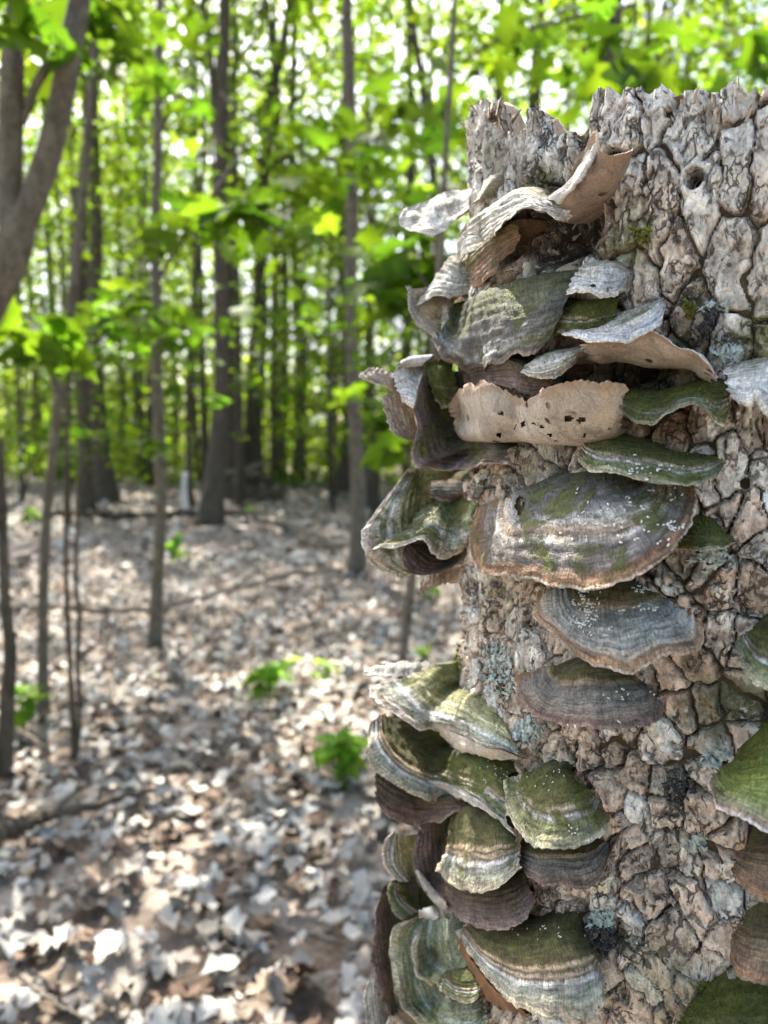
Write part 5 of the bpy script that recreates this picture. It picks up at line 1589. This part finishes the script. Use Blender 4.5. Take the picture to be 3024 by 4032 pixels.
# ---- sprays of big maple leaves close to the camera: branch > leaf, part of the sapling they grow on
lr = np.random.default_rng(77)
LEAVES = []
for k in range(6):
    V, T = maple_leaf(lr, 0.105)
    LEAVES.append(make_mesh('leaf', V, T, M_LEAF_NEAR, True))


def leaf_branch(tree, y, path, w, n, spread, size=1.0, tilt=.45):
    """path in 1659-view points from the stem outwards; leaves hang along its outer part"""
    org = np.array(tree.location)
    pts = catmull(np.array([at(a * S, b * S, y + dy) for a, b, dy in path]), 12)
    g = Geo()
    V, Q, T = tube(pts, np.linspace(w, w * .3, 12) * S * .5 / F * y, 6, .05)
    g.add(V, T, Q)
    br = obj('branch', g.mesh('branch', M_TRUNK, org), tree)
    for i in range(n):
        t = lr.uniform(.35, 1.0)
        p = pts[int(t * 11)] + lr.normal(0, spread, 3) * np.array([1, 1, .55])
        lf = obj('leaf', LEAVES[lr.integers(0, 6)], br)
        lf.location = Vector(p - org)
        lf.rotation_euler = (lr.normal(-.25, tilt), lr.normal(0, tilt), lr.uniform(0, 6.28))
        q = size * lr.uniform(.7, 1.2)
        lf.scale = (q, q, q)
    return br


leaf_branch(FORK, 2.2, [(150, 120, .0), (180, 60, .1), (230, 40, .2)], 8, 22, .08, 1.1)
leaf_branch(FORK, 2.0, [(30, 200, .0), (70, 60, -.1), (110, 30, -.2)], 8, 12, .06, 1.1)
leaf_branch(FORK, 2.6, [(160, 60, .0), (240, 130, .2), (300, 180, .3)], 7, 12, .09)
leaf_branch(SAP_Y, 2.4, [(104, 760, .0), (90, 735, -.1), (80, 745, -.15)], 7, 24, .075, 1.05)
leaf_branch(SAP_Y, 2.6, [(150, 730, .0), (190, 705, .0), (230, 710, .1)], 6, 12, .07, .9)
leaf_branch(SAP_Y, 2.7, [(128, 860, .0), (180, 930, .0), (235, 960, .1)], 6, 6, .05, .8)
leaf_branch(SAP_MID, 3.3, [(340, 720, .0), (310, 690, -.1), (270, 690, -.2)], 8, 34, .12, 1.1)
leaf_branch(SAP_MID, 3.4, [(342, 700, .0), (380, 700, -.1), (420, 720, -.2)], 8, 14, .10)
leaf_branch(SAP_MID, 3.4, [(345, 870, .0), (380, 840, -.1), (430, 830, -.2)], 7, 10, .08, .9)
leaf_branch(SAP_MID, 3.3, [(346, 950, .0), (310, 940, .0), (290, 960, .0)], 5, 6, .06, .8)
leaf_branch(SAP_MID, 2.2, [(340, 560, 1.2), (430, 500, .4), (520, 450, .0), (560, 490, -.1)], 12, 26, .085, 1.25)
leaf_branch(SAP_MID, 3.2, [(338, 300, .3), (390, 200, .2), (440, 150, .1)], 8, 16, .13)
leaf_branch(T_SLIM, 3.0, [(757, 420, 2.3), (740, 390, .8), (720, 340, .2), (700, 350, .0)], 12, 28, .13, 1.25)
leaf_branch(T_SLIM, 2.6, [(757, 450, 2.7), (800, 350, .9), (820, 300, .2), (840, 330, .0)], 12, 28, .11, 1.2)
leaf_branch(T_SLIM, 4.6, [(758, 640, .6), (690, 650, .3), (620, 620, .2)], 10, 22, .18)
leaf_branch(T_SLIM, 4.4, [(764, 760, .8), (700, 740, .4), (640, 730, .3)], 10, 22, .17)
leaf_branch(T_SLIM, 3.6, [(766, 900, 1.6), (740, 860, .6), (700, 850, .2)], 9, 12, .10)
leaf_branch(SAP_LEAN, 1.8, [(900, 1120, .0), (880, 980, .1), (850, 900, .1), (830, 880, .1)], 9, 14, .06, .9)
leaf_branch(SAP_LEAN, 1.9, [(925, 900, .0), (880, 800, .1), (840, 790, .1)], 9, 8, .045, .8)
leaf_branch(SAP_LEAN, 1.9, [(940, 760, .0), (930, 640, .1), (900, 570, .2), (930, 540, .2)], 9, 26, .075, 1.2)
leaf_branch(SAP_LEAN, 2.1, [(950, 700, .0), (960, 500, .1), (960, 330, .2), (990, 220, .2)], 9, 18, .09, 1.0)
leaf_branch(T_UP, 2.5, [(1322, 140, 7.2), (1380, 40, 1.2), (1300, 25, .3), (1200, 50, .1), (1100, 75, .0), (980, 140, .0)], 13, 18, .10)
leaf_branch(T_UP, 2.6, [(1322, 30, 7.2), (1250, 20, 1.2), (1180, 50, .2), (1060, 110, .0), (960, 120, .0)], 10, 14, .10)
leaf_branch(T_UP, 1.9, [(1330, 100, 7.5), (1420, 200, 2.2), (1380, 190, .2), (1300, 170, .0)], 9, 28, .065, 1.3)
leaf_branch(T_UP4, 2.1, [(1405, 40, 9.0), (1450, 30, 2.5), (1420, 60, .3), (1380, 60, .0)], 8, 12, .055, 1.0)
leaf_branch(T_UP4, 2.3, [(1405, 30, 9.0), (1560, 60, 2.5), (1600, 100, .3), (1570, 120, .0)], 8, 16, .09, 1.0)
leaf_branch(T_UP4, 3.0, [(1405, 0, 8.2), (1500, 80, 2.0), (1640, 90, .3), (1700, 120, .0)], 8, 12, .12, 1.0)
leaf_branch(T_CEN, 6.5, [(478, 300, 2.5), (430, 330, 1.0), (380, 380, .0)], 8, 26, .3)
leaf_branch(T_CEN, 6.5, [(478, 200, 2.5), (560, 280, 1.0), (640, 330, .0)], 8, 26, .3)
leaf_branch(T_CURVE, 6.0, [(880, 740, 5.0), (850, 700, 1.0), (820, 690, .0)], 8, 20, .22)

# ------------------------------------------------------------------ on the ground
ST = np.random.default_rng(91)


def lying(name, label, cat, pts, widths, mat, lift=0.4, group=None, tips=()):
    """stick or log lying on the ground through photograph points (1659 view)"""
    P = []
    for a, b in pts:
        d = ray(a * S, b * S)
        y = (.055 - EYE[2]) / d[2]
        p = EYE + d * y
        P.append([p[0], p[1], float(ground_z(p[0], p[1]))])
    P = np.array(P)
    Rr = np.array([w * S * .5 / F * p[1] for w, p in zip(widths, P)])
    P[:, 2] += Rr * lift + .055
    n = len(P) * 6
    PP, RR = catmull(P, n), catmull(Rr[:, None], n)[:, 0]
    PP = PP + ST.normal(0, 1, (n, 3)) * RR[:, None] * np.array([.5, .5, .35])
    PP[:, 2] += np.cumsum(ST.normal(0, .25, n)) * RR * .5
    org = PP[0].copy()
    org[2] -= Rr[0]
    g = Geo()
    V, Q, T = tube(PP, RR * (1 + .15 * ST.normal(0, 1, n)), 10, .15, int(abs(pts[0][0])))
    g.add(V, T, Q)
    root = empty(name, org)
    tag(root, label, cat, group)
    obj('stem', g.mesh('stem', mat, org), root)
    for (i, dx, dy, dz, r) in tips:
        g = Geo()
        q = PP[int(i * (n - 1))]
        V, Q, T = tube(catmull(np.array([q, q + np.array([dx, dy, dz]) * .5 + [0, 0, .02], q + np.array([dx, dy, dz])]), 6), np.linspace(r, r * .4, 6), 6, .1)
        g.add(V, T, Q)
        obj('side_twig', g.mesh('side_twig', mat, org), root)
    return root


lying('fallen_log', 'dark fallen log lying across the far clearing behind the lone sapling', 'log', [(70, 1118), (200, 1117), (340, 1117), (480, 1120), (600, 1140), (700, 1168), (760, 1178)], [16, 17, 16, 14, 12, 10, 7], M_TRUNK, 1.0, tips=((.55, .5, .2, .3, .03),))
lying('fallen_branch', 'long pale crooked branch lying across the leaves behind the lone sapling', 'branch', [(-30, 1297), (60, 1302), (130, 1303), (230, 1306), (330, 1308), (430, 1290), (540, 1268), (640, 1252), (740, 1243)], [13, 14, 15, 15, 12, 11, 12, 12, 8], M_STICK, 1.0, tips=((.3, .3, -.25, .05, .012), (.7, .25, .3, .12, .012)))
lying('stick', 'dark stick lying on the leaves at the left edge', 'stick', [(-40, 1822), (30, 1790), (100, 1768), (200, 1735), (330, 1695)], [30, 29, 27, 22, 11], M_TRUNK, 1.0, tips=((.55, .12, .1, .05, .006),))
lying('stick', 'reddish twig on the leaves in the bottom left corner', 'stick', [(20, 2075), (60, 2105), (110, 2135), (170, 2165), (240, 2190)], [9, 10, 10, 8, 5], M_STICK, 1.0)
lying('stick', 'short pale stick lying bottom centre beside the stump', 'stick', [(610, 1985), (660, 1995), (720, 2010), (760, 2012)], [9, 10, 9, 5], M_STICK, 1.0)
lying('stick', 'thin stick lying flat left of the shadowed middle of the clearing', 'stick', [(230, 1440), (290, 1425), (350, 1400)], [7, 7, 4], M_STICK, 1.0)
lying('stick', 'thin dark stick lying beside the pair of pencil-thin stems', 'stick', [(10, 1540), (50, 1570), (110, 1612)], [12, 11, 7], M_TRUNK, 1.0)
lying('fallen_branch', 'broken grey branch lying far back by the slim straight tree', 'branch', [(590, 1130), (660, 1160), (730, 1182)], [8, 8, 5], M_TRUNK, 1.0)

# root mass with a pale snag lying on it, far back
mp = at(540 * S, 1040 * S, 15.0)
root = empty('root_mound', (mp[0], mp[1], 0))
tag(root, 'dark uprooted root mound between the two thick trunks far back', 'root mound')
aa = np.linspace(0, 2 * math.pi, 40, endpoint=False)
hh_ = np.linspace(0, 1, 16)
V = np.array([[np.cos(a) * .62 * (1 - h ** 2) ** .5, np.sin(a) * .5 * (1 - h ** 2) ** .5, h * .5 - .05] for h in hh_ for a in aa])
V = V * (1 + .45 * fbm(V * 3.2, 4, 7)[:, None])
i = np.arange(15)[:, None] * 40 + np.arange(40)[None]
j = np.arange(15)[:, None] * 40 + (np.arange(40)[None] + 1) % 40
obj('earth', make_mesh('earth', V, np.stack([i, j, j + 40, i + 40], -1).reshape(-1, 4), M_TRUNK), root)
for k in range(7):
    a = ST.uniform(0, 6.28)
    P = np.array([[.2 * np.cos(a), .2 * np.sin(a), .25], [.55 * np.cos(a), .4 * np.sin(a), .42], [.85 * np.cos(a + .3), .6 * np.sin(a + .3), .35 + ST.uniform(-.25, .25)]])
    g = Geo()
    V, Q, T = tube(catmull(P, 8), np.linspace(.07, .015, 8), 7, .2, k)
    g.add(V, T, Q)
    obj('root', g.mesh('root', M_TRUNK), root)
P = np.array([at(a * S, b * S, 13.8) for a, b in ((486, 1022), (520, 1018), (552, 1006), (580, 1000))])
sn = empty('snag', tuple(P[0]))
tag(sn, 'short pale bare snag resting against the dark root mound', 'snag')
g = Geo()
V, Q, T = tube(catmull(P, 12), np.linspace(.055, .03, 12), 9, .15, 3)
g.add(V, T, Q)
obj('stem', g.mesh('stem', M_STICK, P[0]), sn)
P = np.array([at(a * S, b * S, 10.5) for a, b in ((400, 1085), (398, 1060), (399, 1040), (401, 1020))])
P[0, 2] = float(ground_z(P[0, 0], P[0, 1])) - .02
sb = empty('birch_stub', tuple(P[0]))
tag(sb, 'small whitish broken stub standing far back left of the forking tree', 'stub')
g = Geo()
V, Q, T = tube(catmull(P, 10), np.linspace(.05, .035, 10), 9, .25, 5)
g.add(V, T, Q)
obj('stem', g.mesh('stem', mat_plain_noise('pale_wood', (.45, .43, .40), (.72, .70, .67), 30, .002), P[0]), sb)

# ---- green seedlings
PL = np.random.default_rng(13)


def seedling(label, px, py, wpx, hpx, n):
    d = ray(px * S, py * S)
    y = -EYE[2] / d[2]
    b = EYE + d * y
    b[2] = float(ground_z(b[0], b[1]))
    w, h = wpx * S / F * y * .42, hpx * S / F * y * 1.15
    root = empty('seedling', tuple(b))
    tag(root, label, 'plant', 'green seedlings on the forest floor')
    for k in range(max(4, int(n * .65))):
        a = PL.uniform(0, 6.28)
        q = w * math.sqrt(PL.uniform(.02, 1)) * .8
        top = np.array([q * math.cos(a), q * math.sin(a), h * PL.uniform(.45, 1)])
        g = Geo()
        V, Q, T = tube(catmull(np.array([[top[0] * .3, top[1] * .3, -.02], [top[0] * .5, top[1] * .5, top[2] * .6], top]), 5), np.linspace(.002, .001, 5), 5)
        g.add(V, T, Q)
        st = obj('stem', g.mesh('stem', M_PLANT), root)
        for m in range(5):
            lf = obj('leaf', PLEAF[PL.integers(0, 3)], st)
            lf.location = top * PL.uniform(.8, 1.0)
            lf.rotation_euler = (PL.normal(-.1, .35), PL.normal(0, .35), m * 1.26 + PL.uniform(-.3, .3))
            s_ = PL.uniform(.35, .8) * max(h / .14, .6)
            lf.scale = (s_, s_, s_)
    return root


PLEAF = []
for k in range(3):
    yy = np.linspace(0, 1, 7)
    ww = np.sin(np.pi * yy ** .8) * .26
    V = np.concatenate([np.stack([-ww, yy, .12 * ww - .25 * yy ** 2], -1), np.stack([ww * 0, yy, -.06 * np.sin(yy * 3) - .25 * yy ** 2], -1), np.stack([ww, yy, .12 * ww - .25 * yy ** 2], -1)]) * .075 * (1 + .15 * k)
    Q = [(a + i, b + i, b + i + 1, a + i + 1) for i in range(6) for a, b in ((0, 7), (7, 14))]
    PLEAF.append(make_mesh('leaf', V, np.array(Q), M_PLANT))
seedling('wider of two green seedlings in the sunny middle of the clearing', 590, 1515, 115, 95, 16)
seedling('smaller green seedling right of the wide one', 692, 1480, 70, 55, 9)
seedling('bright green seedling touching the left edge of the fungi', 738, 1700, 135, 120, 20)
seedling('green seedling at the foot of the lone sapling', 372, 1215, 55, 70, 10)
seedling('dark green seedling far back beside the Y sapling', 75, 1135, 65, 40, 12)
seedling('pale green seedling peeking out left of the bare bark', 930, 1300, 60, 50, 9)
seedling('green seedling just above the pale triangular fungus tier', 915, 1430, 60, 40, 9)
seedling('faint green seedling at the left edge among the stems', 45, 1570, 80, 110, 9)
seedling('tiny green seedling between the far log and the dark forking tree', 545, 1105, 30, 25, 5)

# ---- fallen leaves
LT = np.random.default_rng(55)
TINTS = np.array([[.335, .32, .288], [.27, .254, .225], [.40, .385, .35], [.215, .192, .162], [.17, .13, .092], [.10, .064, .042], [.31, .275, .225], [.14, .098, .068]])
TP = np.array([.18, .17, .14, .14, .11, .10, .08, .08])


def dead_leaf(r_, fine=True):
    if fine:
        V, T = maple_leaf(r_, 1.0)
        V = V * np.array([.95, .8, 1])
        ax, ay = r_.normal(0, 1.1), r_.normal(0, 1.1)
        V[:, 2] += 0.9 * ax * V[:, 0] ** 2 + .7 * ay * (V[:, 1] - .45) ** 2 + .12 * np.sin(V[:, 0] * 9 + V[:, 1] * 7 + r_.uniform(0, 6))
        V[:, :2] *= (1 - .28 * np.minimum(abs(V[:, 2:3]), 1.2))
    else:
        V, T = LEAF5.copy(), LEAF5_T
        V[:, 2] += r_.normal(0, 1.0) * V[:, 0] ** 2 + r_.normal(0, .5) * (V[:, 1] - .5) ** 2
    V[:, 1] -= .45
    return V, T


def rotm(yaw, a, b):
    return np.array(Matrix.Rotation(yaw, 3, 'Z') @ Matrix.Rotation(a, 3, 'X') @ Matrix.Rotation(b, 3, 'Y'))




def oval_leaf(r_):
    y_ = np.linspace(0, 1, 8)
    w_ = np.sin(np.pi * y_ ** r_.uniform(.7, 1.1)) * r_.uniform(.22, .36) * (1 + .22 * np.sin(y_ * r_.uniform(8, 22) + r_.uniform(0, 6)))
    w2_ = w_ * (1 + .2 * r_.normal(0, 1, 8))
    fold = r_.uniform(-.2, .9)
    k = r_.normal(0, .7)
    zc = k * (y_ - .5) ** 2 + .06 * np.sin(y_ * 9 + r_.uniform(0, 6))
    bend = r_.normal(0, .12) * np.sin(y_ * 3)
    V = np.concatenate([np.stack([-w_ + bend, y_, zc + fold * w_ + r_.normal(0, .03, 8)], -1), np.stack([bend, y_, zc], -1), np.stack([w2_ + bend, y_, zc + fold * w2_ * r_.uniform(.2, 1.2) + r_.normal(0, .03, 8)], -1)])
    V[:, 1] -= .5
    T = []
    for i in range(7):
        for a, b in ((0, 8), (8, 16)):
            T += [(a + i, b + i, b + i + 1), (a + i, b + i + 1, a + i + 1)]
    return V, np.array(T)


FINE = [dead_leaf(LT) for _ in range(4)] + [oval_leaf(LT) for _ in range(9)]
ROUGH = [dead_leaf(LT, False) for _ in range(7)]
near_leaves = []
n_near = 17500
yy = LT.uniform(.25, 6.8, n_near * 8)
xx = LT.uniform(-6.0, 6.0, n_near * 8)
ok_ = (abs(xx) < .75 * yy + .9) & (LT.uniform(0, 1, n_near * 8) < np.clip(2.6 / yy, .42, 1))
xx, yy = xx[ok_], yy[ok_]
g = Geo()
cand = []
cnt_ = 0
for x, y in zip(xx[:n_near], yy[:n_near]):
    z = float(ground_z(x, y)) + LT.uniform(.004, .045)
    if math.hypot(x - SC[0], y - SC[1]) < .15:
        continue
    s_ = LT.uniform(.036, .076)
    k = LT.integers(0, 13)
    M = rotm(LT.uniform(0, 6.28), LT.normal(0, .27), LT.normal(0, .27)) * s_
    c = LT.choice(8, p=TP)
    px, py = project(np.array([x, y, z]))
    vis = (40 < px < 1640) and (1900 < py < 4020)
    cand.append((x, y, z, s_, k, M, c, vis))
vis_sorted = sorted([i for i, q in enumerate(cand) if q[7]], key=lambda i: cand[i][1])[:280]
vis_set = set(vis_sorted)
tmpl = {}
for i, (x, y, z, s_, k, M, c, vis) in enumerate(cand):
    V, T = FINE[k]
    if i in vis_set:
        key_ = (k, c)
        if key_ not in tmpl:
            tint = np.broadcast_to(np.append(TINTS[c], 1), (len(V), 4))
            tmpl[key_] = make_mesh('dead_leaf', V, T, M_LITTER, True, {'tint': tint})
        o = obj('dead_leaf', tmpl[key_])
        m4 = np.eye(4)
        m4[:3, :3] = M
        m4[:3, 3] = (x, y, z + .012)
        o.matrix_world = Matrix(m4.tolist())
        tag(o, 'curled dry fallen leaf lying loose on the near forest floor', 'dead leaf', 'dry leaves on the near forest floor')
    else:
        g.add(V @ M.T + (x, y, z), T, None, TINTS[c] * LT.uniform(.75, 1.15))
o = obj('leaf_litter', g.mesh('leaf_litter', M_LITTER))
tag(o, 'thick carpet of dry pale grey-brown fallen leaves', 'leaf litter', kind='stuff')
# farther leaves, simpler
g = Geo()
nf = 14500
yy = np.sqrt(LT.uniform(36, 26 ** 2, nf))
xx = LT.uniform(-.75, .72, nf) * yy
zz = ground_z(xx, yy) + LT.uniform(.005, .05, nf)
for m in range(len(ROUGH)):
    V, T = ROUGH[m]
    idx = np.arange(m, nf, len(ROUGH))
    P = np.stack([xx[idx], yy[idx], zz[idx]], -1)
    VV, TT = scatter_leaves(P, .13, LT, V, T, .35)
    cols = TINTS[LT.choice(8, len(idx), p=TP)] * LT.uniform(.75, 1.15, (len(idx), 1))
    g.T.append(TT + g.n)
    g.V.append(VV)
    g.C.append(np.repeat(np.concatenate([cols, np.ones((len(idx), 1))], 1), len(V), axis=0))
    g.n += len(VV)
o = obj('leaf_litter', g.mesh('leaf_litter', M_LITTER))
tag(o, 'pale fallen leaves covering the far clearing up to the trunks', 'leaf litter', kind='stuff')
